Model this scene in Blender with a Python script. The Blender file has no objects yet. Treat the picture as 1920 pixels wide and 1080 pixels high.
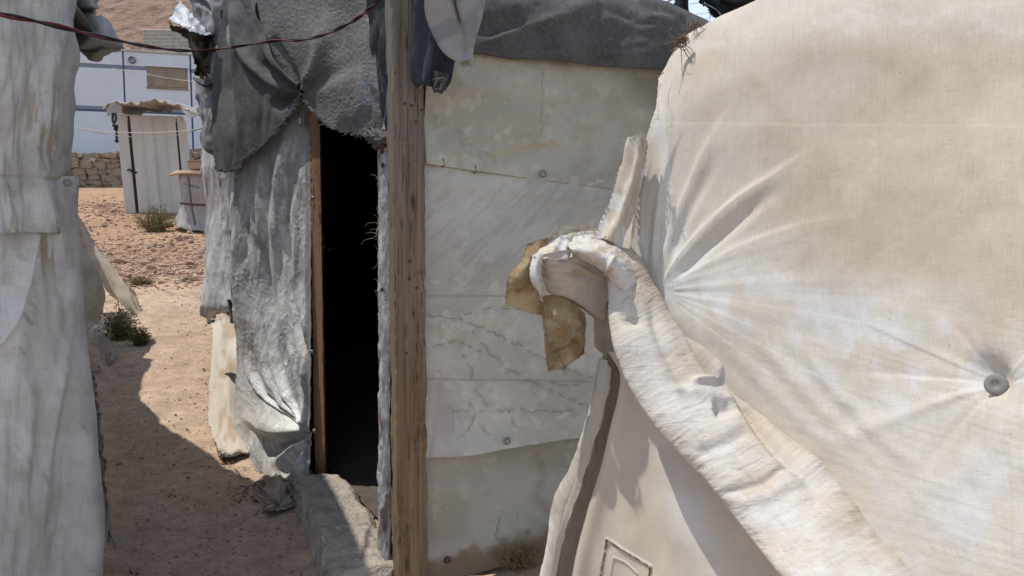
import bpy, bmesh, math, random
import numpy as np
from mathutils import Vector, Matrix

random.seed(7)
RNG = np.random.RandomState(11)
scene = bpy.context.scene
COL = scene.collection

# ------------------------------------------------------------------ camera, sky, sun
PITCH = math.radians(5.0)
CAMZ = 1.35
FPX = 1500.0
cd = bpy.data.cameras.new('camera')
cam = bpy.data.objects.new('camera', cd)
COL.objects.link(cam)
cam.location = (0, 0, CAMZ)
cam.rotation_euler = (math.radians(90) - PITCH, 0, 0)
cd.sensor_width = 36.0
cd.lens = 36.0 * FPX / 1920.0
cd.clip_start = 0.05
cd.clip_end = 1000
scene.camera = cam

SUN = Vector((-0.385, 0.10, 0.91)).normalized()
world = bpy.data.worlds.new('World')
scene.world = world
world.use_nodes = True
wn = world.node_tree
wn.nodes.clear()
wo = wn.nodes.new('ShaderNodeOutputWorld')
bg = wn.nodes.new('ShaderNodeBackground')
sk = wn.nodes.new('ShaderNodeTexSky')
sk.sky_type = 'NISHITA'
sk.sun_disc = False
sk.sun_elevation = math.asin(SUN.z)
sk.sun_rotation = math.atan2(SUN.x, SUN.y)
sk.altitude = 1400
sk.dust_density = 0.5
bg.inputs['Strength'].default_value = 0.14
hsv = wn.nodes.new('ShaderNodeHueSaturation')
hsv.inputs['Saturation'].default_value = 0.58
wn.links.new(sk.outputs[0], hsv.inputs['Color'])
wn.links.new(hsv.outputs[0], bg.inputs['Color'])
wn.links.new(bg.outputs[0], wo.inputs['Surface'])

sl = bpy.data.lights.new('sun', 'SUN')
sl.energy = 2.5
sl.angle = math.radians(0.53)
sl.color = (1.0, 0.945, 0.855)
so = bpy.data.objects.new('sun', sl)
COL.objects.link(so)
so.location = (-4, 0, 9)
so.rotation_euler = SUN.to_track_quat('Z', 'Y').to_euler()

scene.view_settings.view_transform = 'Standard'
scene.view_settings.look = 'None'
scene.view_settings.gamma = 1.0
scene.view_settings.use_curve_mapping = False
scene.view_settings.exposure = 0.80
scene.render.engine = 'CYCLES'
scene.cycles.max_bounces = 8

# ------------------------------------------------------------------ helpers: space
CP, SP = math.cos(PITCH), math.sin(PITCH)


def Pn(px, py, Y):
    """numpy: point at world depth Y that shows at photo pixel px,py"""
    px = np.asarray(px, float); py = np.asarray(py, float); Y = np.asarray(Y, float)
    a = (px - 960) / FPX
    b = (540 - py) / FPX
    dy = CP + b * SP
    dz = -SP + b * CP
    t = Y / dy
    return np.stack([a * t, Y + 0 * t, CAMZ + dz * t], -1)


def P(px, py, Y):
    return Vector(Pn(px, py, Y).tolist())


# ------------------------------------------------------------------ helpers: noise
_T = np.random.RandomState(3).rand(16, 256, 256)


def vn(x, y, s=0):
    T = _T[s % 16]
    x = np.asarray(x, float) + 17.3 * s; y = np.asarray(y, float) + 9.1 * s
    xi = np.floor(x).astype(int); yi = np.floor(y).astype(int)
    fx = x - xi; fy = y - yi
    fx = fx * fx * (3 - 2 * fx); fy = fy * fy * (3 - 2 * fy)
    a = T[xi & 255, yi & 255]; b = T[(xi + 1) & 255, yi & 255]
    c = T[xi & 255, (yi + 1) & 255]; d = T[(xi + 1) & 255, (yi + 1) & 255]
    return (a * (1 - fx) + b * fx) * (1 - fy) + (c * (1 - fx) + d * fx) * fy


def fbm(x, y, s=0, o=4):
    r = 0; a = 0.5; t = 0
    for i in range(o):
        r = r + a * vn(x * 2 ** i, y * 2 ** i, s + i); t += a; a *= 0.5
    return r / t


def ridged(x, y, s=0, o=3):
    r = 0; a = 0.5; t = 0
    for i in range(o):
        r = r + a * (1 - np.abs(2 * vn(x * 2 ** i, y * 2 ** i, s + i) - 1)) ** 2; t += a; a *= 0.5
    return r / t


def sst(a, b, x):
    t = np.clip((x - a) / (b - a), 0, 1)
    return t * t * (3 - 2 * t)


def ridge(PX, PY, pts, w, amp, w2=None, asym=0, taper=(1, 1)):
    """fold along a polyline (pixel units) ; asym makes one flank steep"""
    if w2 is None: w2 = w
    q = np.array(pts, float); mg = max(w, w2) * (4.0 if asym else 2.7) + 2
    sel = (PX > q[:, 0].min() - mg) & (PX < q[:, 0].max() + mg) & (PY > q[:, 1].min() - mg) & (PY < q[:, 1].max() + mg)
    out = np.zeros(PX.shape)
    if sel.any(): out[sel] = _ridge(PX[sel], PY[sel], pts, w, amp, w2, asym, taper)
    return out


def _ridge(PX, PY, pts, w, amp, w2, asym, taper):
    pts = [np.array(p, float) for p in pts]
    if len(pts) > 2:       # smooth polyline
        pts = list(cr(np.array(pts), len(pts) * 3))
    L = [np.linalg.norm(pts[i + 1] - pts[i]) for i in range(len(pts) - 1)]
    T = sum(L); acc = 0
    best = np.full(PX.shape, 1e9); S = np.zeros(PX.shape); SD = np.zeros(PX.shape)
    for i in range(len(pts) - 1):
        d = pts[i + 1] - pts[i]; l = max(L[i], 1e-6)
        t = ((PX - pts[i][0]) * d[0] + (PY - pts[i][1]) * d[1]) / l / l
        tc = np.clip(t, 0, 1)
        dx = PX - pts[i][0] - tc * d[0]; dy = PY - pts[i][1] - tc * d[1]
        dist = np.hypot(dx, dy)
        side = np.sign(d[0] * dy - d[1] * dx)
        m = dist < best
        best = np.where(m, dist, best)
        S = np.where(m, (acc + tc * l) / T, S)
        SD = np.where(m, side, SD)
        acc += l
    W = w + (w2 - w) * S
    if asym:
        W = np.where(SD * asym > 0, W * 0.35, W * 1.5)
    e = np.exp(-(best / W) ** 2)
    tp = 1.0
    if taper[0]: tp = tp * sst(0, 0.18, S)
    if taper[1]: tp = tp * (1 - sst(0.55, 1.0, S))
    return amp * e * tp


def spot(PX, PY, x, y, rx, ry=None, rot=0):
    ry = ry or rx
    c, s = math.cos(rot), math.sin(rot)
    dx = (PX - x) * c + (PY - y) * s; dy = -(PX - x) * s + (PY - y) * c
    return np.exp(-((dx / rx) ** 2 + (dy / ry) ** 2))


def cr(C, n):
    """Catmull-Rom resample along axis 0"""
    C = np.asarray(C, float); k = len(C)
    if k == 1: return np.repeat(C, n, 0)
    t = np.linspace(0, k - 1, n); i = np.minimum(t.astype(int), k - 2); f = t - i
    f = f.reshape((-1,) + (1,) * (C.ndim - 1))
    g = lambda j: C[np.clip(j, 0, k - 1)]
    p0 = np.where((i == 0).reshape(f.shape), 2 * g(0) - g(1), g(i - 1))
    p3 = np.where((i == k - 2).reshape(f.shape), 2 * g(k - 1) - g(k - 2), g(i + 2))
    p1 = g(i); p2 = g(i + 1)
    return 0.5 * ((2 * p1) + (-p0 + p2) * f + (2 * p0 - 5 * p1 + 4 * p2 - p3) * f ** 2 + (-p0 + 3 * p1 - 3 * p2 + p3) * f ** 3)


# ------------------------------------------------------------------ helpers: objects
def tag(o, label=None, cat=None, group=None, kind=None):
    if label: o['label'] = label
    if cat: o['category'] = cat
    if group: o['group'] = group
    if kind: o['kind'] = kind
    return o


def empty(name, loc, label=None, cat=None, group=None):
    o = bpy.data.objects.new(name, None)
    COL.objects.link(o)
    o.location = loc
    o.empty_display_size = 0.1
    return tag(o, label, cat, group)


def link(name, me, mat, parent=None):
    o = bpy.data.objects.new(name, me)
    COL.objects.link(o)
    if mat is not None and len(me.materials) == 0: me.materials.append(mat)
    if parent is not None:
        o.parent = parent
        # meshes are written in world space: cancel the parents' offset
        off = Vector((0, 0, 0)); q = parent
        while q is not None:
            off += q.location; q = q.parent
        o.location = -off
    return o


def mesh_np(name, V, F, smooth=True, colors=None, uv=None):
    V = np.ascontiguousarray(V, dtype=np.float32); F = np.ascontiguousarray(F, dtype=np.int32)
    me = bpy.data.meshes.new(name)
    n = F.shape[1]
    me.vertices.add(len(V)); me.vertices.foreach_set('co', V.ravel())
    me.loops.add(F.size); me.loops.foreach_set('vertex_index', F.ravel())
    me.polygons.add(len(F))
    me.polygons.foreach_set('loop_start', np.arange(0, F.size, n, dtype=np.int32))
    me.polygons.foreach_set('loop_total', np.full(len(F), n, dtype=np.int32))
    me.polygons.foreach_set('use_smooth', np.full(len(F), smooth, dtype=bool))
    if colors is not None:
        a = me.color_attributes.new('col', 'FLOAT_COLOR', 'POINT')
        c = np.ones((len(V), 4), np.float32); c[:, :3] = np.clip(colors, 0, 1)
        a.data.foreach_set('color', c.ravel())
    if uv is not None:
        l = me.uv_layers.new(name='UVMap')
        l.data.foreach_set('uv', np.ascontiguousarray(uv[F.ravel()], dtype=np.float32).ravel())
    me.update(); me.validate()
    return me


def cloth(name, rows, nu, nv, mat, parent=None, disp=None, col=None, keep=None, thick=0.0, jag=0.0, jseed=1, jsides='lrtb'):
    """rows of (photo px, photo py, world depth) control points -> dense sheet of fabric"""
    C = np.array(rows, float)
    G = cr(C, nv)                                   # nv x k x 3
    G = np.swapaxes(cr(np.swapaxes(G, 0, 1), nu), 0, 1)   # nv x nu x 3
    PX, PY, YY = G[..., 0], G[..., 1], G[..., 2]
    U, V = np.meshgrid(np.linspace(0, 1, nu), np.linspace(0, 1, nv))
    if jag > 0:
        e = np.zeros_like(U)
        n = (fbm(V * 60, U * 60, jseed, 4) - 0.5) * 2 * jag
        if 'l' in jsides: PX = PX + n * np.exp(-(U * nu / 3) ** 2)
        if 'r' in jsides: PX = PX + n * np.exp(-((1 - U) * nu / 3) ** 2)
        if 't' in jsides: PY = PY + n * np.exp(-(V * nv / 3) ** 2)
        if 'b' in jsides: PY = PY + n * np.exp(-((1 - V) * nv / 3) ** 2)
    W = Pn(PX, PY, YY)
    du = np.gradient(W, axis=1); dv = np.gradient(W, axis=0)
    N = np.cross(du, dv)
    N /= np.maximum(np.linalg.norm(N, axis=-1, keepdims=True), 1e-9)
    toc = np.array([0, 0, CAMZ]) - W
    cN = (N * toc).sum(-1).mean()
    flip = cN < 0
    if flip: N = -N
    if disp is not None:
        D = disp(PX, PY, U, V)
        W = W + N * D[..., None]
    idx = np.arange(nu * nv).reshape(nv, nu)
    a = idx[:-1, :-1]; b = idx[:-1, 1:]; c = idx[1:, 1:]; d = idx[1:, :-1]
    F = np.stack([a, b, c, d] if not flip else [a, d, c, b], -1)
    if keep is not None:
        K = keep(PX, PY, U, V)
        K = K[:-1, :-1] & K[1:, 1:] & K[1:, :-1] & K[:-1, 1:]
        F = F[K]
    F = F.reshape(-1, 4)
    wu = np.linalg.norm(du, axis=-1).mean(0); wv = np.linalg.norm(dv, axis=-1).mean(1)
    UU, VV = np.meshgrid(np.cumsum(wu), np.cumsum(wv))
    uv = np.stack([UU, VV], -1).reshape(-1, 2)
    colors = None
    if col is not None:
        colors = col(PX, PY, U, V).reshape(-1, 3)
    me = mesh_np(name, W.reshape(-1, 3), F, True, colors, uv)
    o = link(name, me, mat, parent)
    if thick > 0:
        m = o.modifiers.new('thickness', 'SOLIDIFY')
        m.thickness = thick; m.offset = -1
    return o


def mixc(c1, c2, t):
    return np.asarray(c1)[None, None, :] * (1 - t[..., None]) + np.asarray(c2)[None, None, :] * t[..., None] if np.ndim(c1) == 1 and np.ndim(c2) == 1 else c1 * (1 - t[..., None]) + np.asarray(c2) * t[..., None]


def flat(PX, c):
    return np.ones(PX.shape + (3,)) * np.array(c)


def tubes(lines, rad, sides=4):
    """polylines (world) -> one bmesh-like arrays of tapered tubes ; rad number or per line"""
    Vs = []; Fs = []; base = 0
    for li, L in enumerate(lines):
        L = [Vector(p) for p in L]
        r = rad[li] if isinstance(rad, (list, tuple)) else rad
        n = len(L)
        for i, p in enumerate(L):
            t = (L[min(i + 1, n - 1)] - L[max(i - 1, 0)])
            if t.length < 1e-9: t = Vector((0, 0, 1))
            t.normalize()
            x = t.orthogonal() if abs(t.z) > 0.9 else t.cross(Vector((0, 0, 1)))
            x.normalize(); y = t.cross(x)
            rr = r[i] if isinstance(r, (list, tuple)) else r
            for k in range(sides):
                a = 2 * math.pi * k / sides
                Vs.append(p + x * (rr * math.cos(a)) + y * (rr * math.sin(a)))
        for i in range(n - 1):
            for k in range(sides):
                k2 = (k + 1) % sides
                Fs.append((base + i * sides + k, base + i * sides + k2, base + (i + 1) * sides + k2, base + (i + 1) * sides + k))
        if sides == 4:
            Fs.append((base + 3, base + 2, base + 1, base)); e = base + (n - 1) * sides
            Fs.append((e, e + 1, e + 2, e + 3))
        base += n * sides
    return np.array([tuple(v) for v in Vs]), np.array(Fs)


def tube_obj(name, lines, rad, mat, parent=None, sides=4):
    V, F = tubes(lines, rad, sides)
    return link(name, mesh_np(name, V, F, True), mat, parent)


def smooth_line(pts, n):
    return [Vector(v) for v in cr(np.array([tuple(p) for p in pts]), n)]


def box_mesh(name, corners8, bevel=0.0, cuts=0, rough=0.0):
    """corners: 4 bottom then 4 top, same winding"""
    bm = bmesh.new()
    vs = [bm.verts.new(c) for c in corners8]
    for f in ((3, 2, 1, 0), (4, 5, 6, 7), (0, 1, 5, 4), (1, 2, 6, 5), (2, 3, 7, 6), (3, 0, 4, 7)):
        bm.faces.new([vs[i] for i in f])
    bmesh.ops.recalc_face_normals(bm, faces=bm.faces)
    if bevel > 0:
        bmesh.ops.bevel(bm, geom=bm.edges[:], offset=bevel, segments=1, affect='EDGES')
    me = bpy.data.meshes.new(name); bm.to_mesh(me); bm.free()
    return me


def fbox(name, O, ex, ey, ez, x0, x1, y0, y1, z0, z1, mat, parent=None, bevel=0.0):
    """box in a local frame O,ex,ey,ez"""
    c = [O + ex * x + ey * y + ez * z for z in (z0, z1) for x, y in ((x0, y0), (x1, y0), (x1, y1), (x0, y1))]
    return link(name, box_mesh(name, c, bevel), mat, parent)


# ------------------------------------------------------------------ helpers: materials
def mat_new(name, rough=0.9, spec=0.2):
    m = bpy.data.materials.new(name); m.use_nodes = True
    nt = m.node_tree; nt.nodes.clear()
    out = nt.nodes.new('ShaderNodeOutputMaterial')
    b = nt.nodes.new('ShaderNodeBsdfPrincipled')
    b.inputs['Roughness'].default_value = rough
    b.inputs['Specular IOR Level'].default_value = spec
    nt.links.new(b.outputs[0], out.inputs['Surface'])
    return m, nt, b, out


def nd(nt, t, **kw):
    n = nt.nodes.new(t)
    for k, v in kw.items():
        if k.startswith('_'): setattr(n, k[1:], v)
        else: n.inputs[k.replace('__', ' ')].default_value = v
    return n


def noise(nt, vec, scale, detail=4, rough=0.55, dist=0.0, mapscale=None, rot=None):
    if mapscale is not None or rot is not None:
        mp = nt.nodes.new('ShaderNodeMapping')
        if mapscale: mp.inputs['Scale'].default_value = mapscale
        if rot: mp.inputs['Rotation'].default_value = rot
        nt.links.new(vec, mp.inputs['Vector']); vec = mp.outputs[0]
    n = nd(nt, 'ShaderNodeTexNoise', Scale=scale, Detail=detail, Roughness=rough, Distortion=dist)
    nt.links.new(vec, n.inputs['Vector'])
    return n.outputs['Fac']


def ramp(nt, fac, stops):
    r = nt.nodes.new('ShaderNodeValToRGB')
    el = r.color_ramp.elements
    while len(el) < len(stops): el.new(0.5)
    for e, (p, c) in zip(el, stops):
        e.position = p
        e.color = (c, c, c, 1) if isinstance(c, (int, float)) else tuple(c) + (1,)
    nt.links.new(fac, r.inputs['Fac'])
    return r.outputs['Color']


def mul(nt, a, b, fac=1.0, mode='MULTIPLY'):
    m = nt.nodes.new('ShaderNodeMix'); m.data_type = 'RGBA'; m.blend_type = mode
    m.inputs[0].default_value = fac if isinstance(fac, (int, float)) else 0
    if not isinstance(fac, (int, float)): nt.links.new(fac, m.inputs[0])
    for s, i in ((a, 6), (b, 7)):
        if isinstance(s, tuple): m.inputs[i].default_value = s + (1,)
        else: nt.links.new(s, m.inputs[i])
    return m.outputs[2]


def math_n(nt, op, a, b=0.0):
    m = nt.nodes.new('ShaderNodeMath'); m.operation = op
    for s, i in ((a, 0), (b, 1)):
        if isinstance(s, (int, float)): m.inputs[i].default_value = s
        else: nt.links.new(s, m.inputs[i])
    return m.outputs[0]


def bump(nt, b, h, strength, dist, prev=None):
    n = nd(nt, 'ShaderNodeBump', Strength=strength, Distance=dist)
    nt.links.new(h, n.inputs['Height'])
    if prev is not None: nt.links.new(prev, n.inputs['Normal'])
    if b is not None: nt.links.new(n.outputs[0], b.inputs['Normal'])
    return n.outputs[0]


def cloth_mat(name, weave=260, wstr=0.25, mottle=0.18, mscale=5, crease=0.0, cscale=9, cstretch=(1, 1, 1), crot=0.0,
              transl=0.0, fuzz=0.0, base=None, rough=0.95, streak=0.15, twill=0.0, spec=0.15):
    m, nt, b, out = mat_new(name, rough, spec)
    uvn = nt.nodes.new('ShaderNodeUVMap'); uv = uvn.outputs[0]
    if base is None:
        at = nd(nt, 'ShaderNodeAttribute', _attribute_name='col'); c = at.outputs['Color']
    else:
        r = nt.nodes.new('ShaderNodeRGB'); r.outputs[0].default_value = tuple(base) + (1,); c = r.outputs[0]
    mo = noise(nt, uv, mscale, 6, 0.6, 0.3)
    c = mul(nt, c, ramp(nt, mo, [(0.25, 1 - mottle), (0.75, 1 + 0.0)]))
    # thread streaks, warp and weft
    s1 = noise(nt, uv, 1.0, 3, 0.75, 0, (weave * 1.5, weave * 0.05, 1))
    s2 = noise(nt, uv, 1.0, 3, 0.75, 0, (weave * 0.07, weave * 1.5, 1))
    gr = noise(nt, uv, 520, 2, 0.6)
    c = mul(nt, c, ramp(nt, gr, [(0.3, 0.90), (0.7, 1.05)]))
    st = math_n(nt, 'ADD', s1, s2)
    c = mul(nt, c, ramp(nt, math_n(nt, 'MULTIPLY', st, 0.5), [(0.38, 1 - streak * 1.3), (0.58, 1.0)]))
    if fuzz > 0:
        fz = noise(nt, uv, 330, 3, 0.7)
        c = mul(nt, c, ramp(nt, fz, [(0.35, 1 - fuzz), (0.68, 1.0 + fuzz)]))
    nt.links.new(c, b.inputs['Base Color'])
    nrm = bump(nt, None, st, wstr, 0.0012)
    if crease > 0:
        cn = noise(nt, uv, cscale, 5, 0.6, 1.2, cstretch, (0, 0, crot))
        cn = math_n(nt, 'ABSOLUTE', math_n(nt, 'SUBTRACT', cn, 0.5))
        nrm = bump(nt, None, cn, crease, 0.02, nrm)
        cn2 = noise(nt, uv, cscale * 3.1, 4, 0.6, 0.8, cstretch, (0, 0, crot + 0.5))
        cn2 = math_n(nt, 'ABSOLUTE', math_n(nt, 'SUBTRACT', cn2, 0.5))
        nrm = bump(nt, None, cn2, crease, 0.006, nrm)
    if twill > 0:
        w = nd(nt, 'ShaderNodeTexWave', Scale=twill, Distortion=0.6, Detail=1.0)
        w.bands_direction = 'DIAGONAL'
        mp = nt.nodes.new('ShaderNodeMapping'); mp.inputs['Scale'].default_value = (0.35, 1, 1)
        nt.links.new(uv, mp.inputs['Vector']); nt.links.new(mp.outputs[0], w.inputs['Vector'])
        nrm = bump(nt, None, w.outputs['Fac'], 0.10, 0.001, nrm)
    if fuzz > 0:
        nrm = bump(nt, None, fz, 0.3, 0.0015, nrm)
    nt.links.new(nrm, b.inputs['Normal'])
    if transl > 0:
        t = nt.nodes.new('ShaderNodeBsdfTranslucent'); nt.links.new(c, t.inputs['Color']); nt.links.new(nrm, t.inputs['Normal'])
        mx = nt.nodes.new('ShaderNodeMixShader'); mx.inputs[0].default_value = transl
        nt.links.new(b.outputs[0], mx.inputs[1]); nt.links.new(t.outputs[0], mx.inputs[2])
        nt.links.new(mx.outputs[0], out.inputs['Surface'])
    return m


def plain_mat(name, c, rough=0.85, var=0.2, scale=8, bmp=0.2, stretch=None, c2=None, spec=0.2, metal=0.0, bd=0.004):
    m, nt, b, out = mat_new(name, rough, spec)
    tc = nt.nodes.new('ShaderNodeTexCoord')
    n = noise(nt, tc.outputs['Object'], scale, 6, 0.6, 0.2, stretch)
    if c2 is None: c2 = tuple(x * (1 - var * 2) for x in c)
    col = ramp(nt, n, [(0.3, tuple(c2)), (0.68, tuple(c))])
    nt.links.new(col, b.inputs['Base Color'])
    b.inputs['Metallic'].default_value = metal
    n2 = noise(nt, tc.outputs['Object'], scale * 5, 4, 0.6, 0.0, stretch)
    bump(nt, b, n2, bmp, bd)
    return m


M = {}
M['canvas_left'] = cloth_mat('shaded_canvas', 200, 0.3, 0.16, 4, crease=0.08, cscale=4, cstretch=(1.6, 0.6, 1), transl=0.1)
M['canvas_right'] = cloth_mat('cream_canvas', 300, 0.45, 0.10, 6, crease=0.10, cscale=6, streak=0.13, transl=0.1)
M['roll'] = cloth_mat('rolled_canvas', 260, 0.5, 0.12, 9, crease=0.26, cscale=9, cstretch=(0.5, 2.2, 1), streak=0.14, transl=0.06)
M['panel'] = cloth_mat('ribbed_canvas', 220, 0.3, 0.12, 5, crease=0.05, streak=0.06, twill=70)
M['tarp'] = cloth_mat('weathered_tarp', 240, 0.25, 0.16, 5, crease=0.12, cscale=5, streak=0.07, transl=0.08, rough=0.75)
M['silver'] = cloth_mat('silver_tarp', 200, 0.35, 0.12, 14, crease=0.5, cscale=13, cstretch=(1.3, 0.7, 1), crot=0.2, streak=0.12, rough=0.42, spec=0.5)
M['blanket'] = cloth_mat('grey_felt', 220, 0.3, 0.12, 9, fuzz=0.2, streak=0.12)
M['dark_blanket'] = cloth_mat('dark_felt', 220, 0.3, 0.2, 7, fuzz=0.18, streak=0.1)
M['pale_cloth'] = cloth_mat('pale_grey_fleece', 220, 0.2, 0.1, 9, fuzz=0.08, streak=0.05)
M['brown_flap'] = cloth_mat('stained_brown_canvas', 240, 0.4, 0.2, 12, crease=0.2, cscale=14, transl=0.45, streak=0.12)
M['inner'] = plain_mat('shade_black_shell', (0.008, 0.008, 0.009), bmp=0.3)  # near-black colour stands in for the darkness of the enclosed room
M['dark_wire'] = plain_mat('black_insulation', (0.02, 0.018, 0.02), 0.5)
M['red_wire'] = plain_mat('red_insulation', (0.12, 0.02, 0.02), 0.5)
M['thread'] = plain_mat('frayed_thread', (0.52, 0.46, 0.36), 0.9, 0.15)
M['straw'] = plain_mat('frayed_twine', (0.26, 0.18, 0.11), 0.9, 0.25, 60)
M['gray_thread'] = plain_mat('grey_thread', (0.32, 0.31, 0.3), 0.9)
M['rust'] = plain_mat('rusty_nail', (0.10, 0.045, 0.03), 0.7, 0.3, 200)
M['eyelet'] = plain_mat('eyelet_metal', (0.28, 0.28, 0.27), 0.5, 0.25, 80, metal=0.3)
M['rust_eyelet'] = plain_mat('rusty_eyelet', (0.13, 0.075, 0.045), 0.6, 0.3, 80)
M['black'] = plain_mat('black_rubber', (0.018, 0.018, 0.02), 0.6)
M['steel'] = plain_mat('worn_steel', (0.35, 0.35, 0.36), 0.35, 0.2, 30, metal=0.8)
M['cabin'] = plain_mat('white_cabin_panel', (0.53, 0.575, 0.64), 0.6, 0.05, 2.0, 0.05)
M['cabin_band'] = plain_mat('blue_grey_band', (0.17, 0.21, 0.28), 0.6, 0.1, 3)
M['cabin_seam'] = plain_mat('dark_blue_seam', (0.05, 0.08, 0.14), 0.6)
M['board'] = plain_mat('tan_board', (0.24, 0.21, 0.17), 0.9, 0.1, 3)
M['shed'] = plain_mat('grey_sandwich_panel', (0.50, 0.48, 0.45), 0.6, 0.10, 2.5, 0.08, (3, 3, 0.6))
M['shed_edge'] = plain_mat('brown_panel_joint', (0.05, 0.035, 0.035), 0.8)
M['tin'] = plain_mat('weathered_roof_sheet', (0.46, 0.43, 0.39), 0.7, 0.2, 6, 0.2)
M['concrete'] = plain_mat('dusty_concrete', (0.44, 0.39, 0.33), 0.95, 0.2, 9, 0.9, bd=0.02)
M['stone'] = plain_mat('tan_stone', (0.30, 0.235, 0.175), 0.95, 0.2, 5, 0.5)
M['stone2'] = plain_mat('pinkish_rubble', (0.47, 0.315, 0.235), 0.95, 0.2, 9, 0.5)
M['stone3'] = plain_mat('brown_rubble', (0.30, 0.175, 0.12), 0.95, 0.2, 9, 0.5)
M['cardboard'] = plain_mat('cardboard', (0.36, 0.25, 0.17), 0.9, 0.1, 5)
M['weed'] = plain_mat('dull_green_leaf', (0.10, 0.13, 0.045), 0.8, 0.25, 12)
M['dryweed'] = plain_mat('dry_stalk', (0.33, 0.24, 0.12), 0.9, 0.25, 12)
M['thin_canvas'] = cloth_mat('thin_beige_canvas', 150, 0.3, 0.15, 6, crease=0.15, cscale=4, transl=0.5)
M['wrap2'] = cloth_mat('dirty_scrap_cloth', 200, 0.3, 0.3, 9, crease=0.4, cscale=9)
M['wrap'] = cloth_mat('dusty_wrapping_sheet', 120, 0.3, 0.3, 3, crease=0.5, cscale=4, base=(0.40, 0.37, 0.35))


def wood_mat(name, top, low, zmid, grain=1.0, dirt=(0.06, 0.035, 0.02)):
    m, nt, b, out = mat_new(name, 0.85, 0.15)
    tc = nt.nodes.new('ShaderNodeTexCoord'); ob = tc.outputs['Object']
    sep = nt.nodes.new('ShaderNodeSeparateXYZ'); nt.links.new(ob, sep.inputs[0])
    g = noise(nt, ob, 1.0, 5, 0.65, 0.35, (70 * grain, 70 * grain, 2.2))
    g2 = noise(nt, ob, 1.0, 3, 0.5, 0.8, (26 * grain, 26 * grain, 0.9))
    blot = noise(nt, ob, 5, 6, 0.7, 0.4, (1.5, 1.5, 0.7))
    zf = math_n(nt, 'ADD', math_n(nt, 'MULTIPLY', math_n(nt, 'SUBTRACT', sep.outputs['Z'], zmid), 0.9), 0.5)
    zf = math_n(nt, 'ADD', zf, math_n(nt, 'MULTIPLY', math_n(nt, 'SUBTRACT', blot, 0.5), 0.9))
    base = ramp(nt, zf, [(0.0, low), (1.0, top)])
    c = mul(nt, base, ramp(nt, g, [(0.3, 0.55), (0.62, 1.1)]))
    c = mul(nt, c, ramp(nt, g2, [(0.35, 0.85), (0.6, 1.03)]))
    bl2 = noise(nt, ob, 9, 7, 0.75, 0.6, (1.0, 1.0, 0.6))
    c = mul(nt, c, dirt, math_n(nt, 'MULTIPLY', ramp(nt, bl2, [(0.56, 0.0), (0.72, 1.0)]), 0.75), 'MIX')
    # knots
    v = nd(nt, 'ShaderNodeTexVoronoi', Scale=1.0)
    mp = nt.nodes.new('ShaderNodeMapping'); mp.inputs['Scale'].default_value = (14, 14, 4.2)
    nt.links.new(ob, mp.inputs['Vector']); nt.links.new(mp.outputs[0], v.inputs['Vector'])
    c = mul(nt, c, ramp(nt, v.outputs['Distance'], [(0.06, 0.35), (0.17, 1.0)]))
    ck = noise(nt, ob, 1.0, 4, 0.6, 0.2, (20, 20, 0.8))
    ckl = math_n(nt, 'ABSOLUTE', math_n(nt, 'SUBTRACT', ck, 0.5))
    c = mul(nt, c, ramp(nt, ckl, [(0.002, 0.45), (0.012, 1.0)]))
    nt.links.new(c, b.inputs['Base Color'])
    n1 = bump(nt, None, g, 0.5, 0.003)
    bump(nt, b, g2, 0.5, 0.004, n1)
    return m


M['post'] = wood_mat('weathered_post_timber', (0.175, 0.15, 0.13), (0.21, 0.145, 0.088), 1.25)
M['frame'] = wood_mat('reddish_frame_timber', (0.30, 0.17, 0.11), (0.36, 0.21, 0.115), 0.5, 1.3)
M['pole'] = wood_mat('rough_pole_wood', (0.2, 0.13, 0.09), (0.2, 0.13, 0.09), 1.2)


def ground_mat():
    m, nt, b, out = mat_new('dry_earth', 0.97, 0.05)
    tc = nt.nodes.new('ShaderNodeTexCoord'); ob = tc.outputs['Object']
    n1 = noise(nt, ob, 0.7, 7, 0.6, 0.3)
    n2 = noise(nt, ob, 9, 7, 0.7, 0.2)
    n3 = noise(nt, ob, 70, 4, 0.7)
    c = ramp(nt, n1, [(0.3, (0.36, 0.255, 0.178)), (0.55, (0.455, 0.335, 0.242)), (0.75, (0.52, 0.405, 0.31))])
    c = mul(nt, c, ramp(nt, n2, [(0.3, 0.70), (0.65, 1.12)]))
    c = mul(nt, c, ramp(nt, n3, [(0.3, 0.66), (0.6, 1.1)]))
    v = nd(nt, 'ShaderNodeTexVoronoi', Scale=26.0); nt.links.new(ob, v.inputs['Vector'])
    c = mul(nt, c, ramp(nt, v.outputs['Distance'], [(0.05, 0.80), (0.18, 1.0)]))
    # far hillside: rocky scrub mottling
    sep = nt.nodes.new('ShaderNodeSeparateXYZ'); nt.links.new(ob, sep.inputs[0])
    far = ramp(nt, math_n(nt, 'MULTIPLY', sep.outputs['Y'], 1 / 60), [(0.35, 0.0), (0.5, 1.0)])
    h1 = noise(nt, ob, 1.6, 10, 0.85, 0.3)
    hc = ramp(nt, h1, [(0.38, (0.10, 0.065, 0.05)), (0.5, (0.26, 0.175, 0.13)), (0.66, (0.36, 0.265, 0.205))])
    yard = ramp(nt, math_n(nt, 'MULTIPLY', sep.outputs['Y'], 1 / 20), [(0.42, 0.0), (0.55, 1.0)])
    c = mul(nt, c, (0.84, 0.74, 0.67), yard)
    c = mul(nt, c, hc, far, 'MIX')
    nt.links.new(c, b.inputs['Base Color'])
    a = bump(nt, None, n2, 0.45, 0.025)
    a = bump(nt, None, n3, 0.45, 0.006, a)
    bump(nt, b, h1, 0.0, 0.25, a)
    bn = b.inputs['Normal'].links[0].from_node
    nt.links.new(math_n(nt, 'MULTIPLY', far, 0.7), bn.inputs['Strength'])
    return m


M['ground'] = ground_mat()

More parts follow.
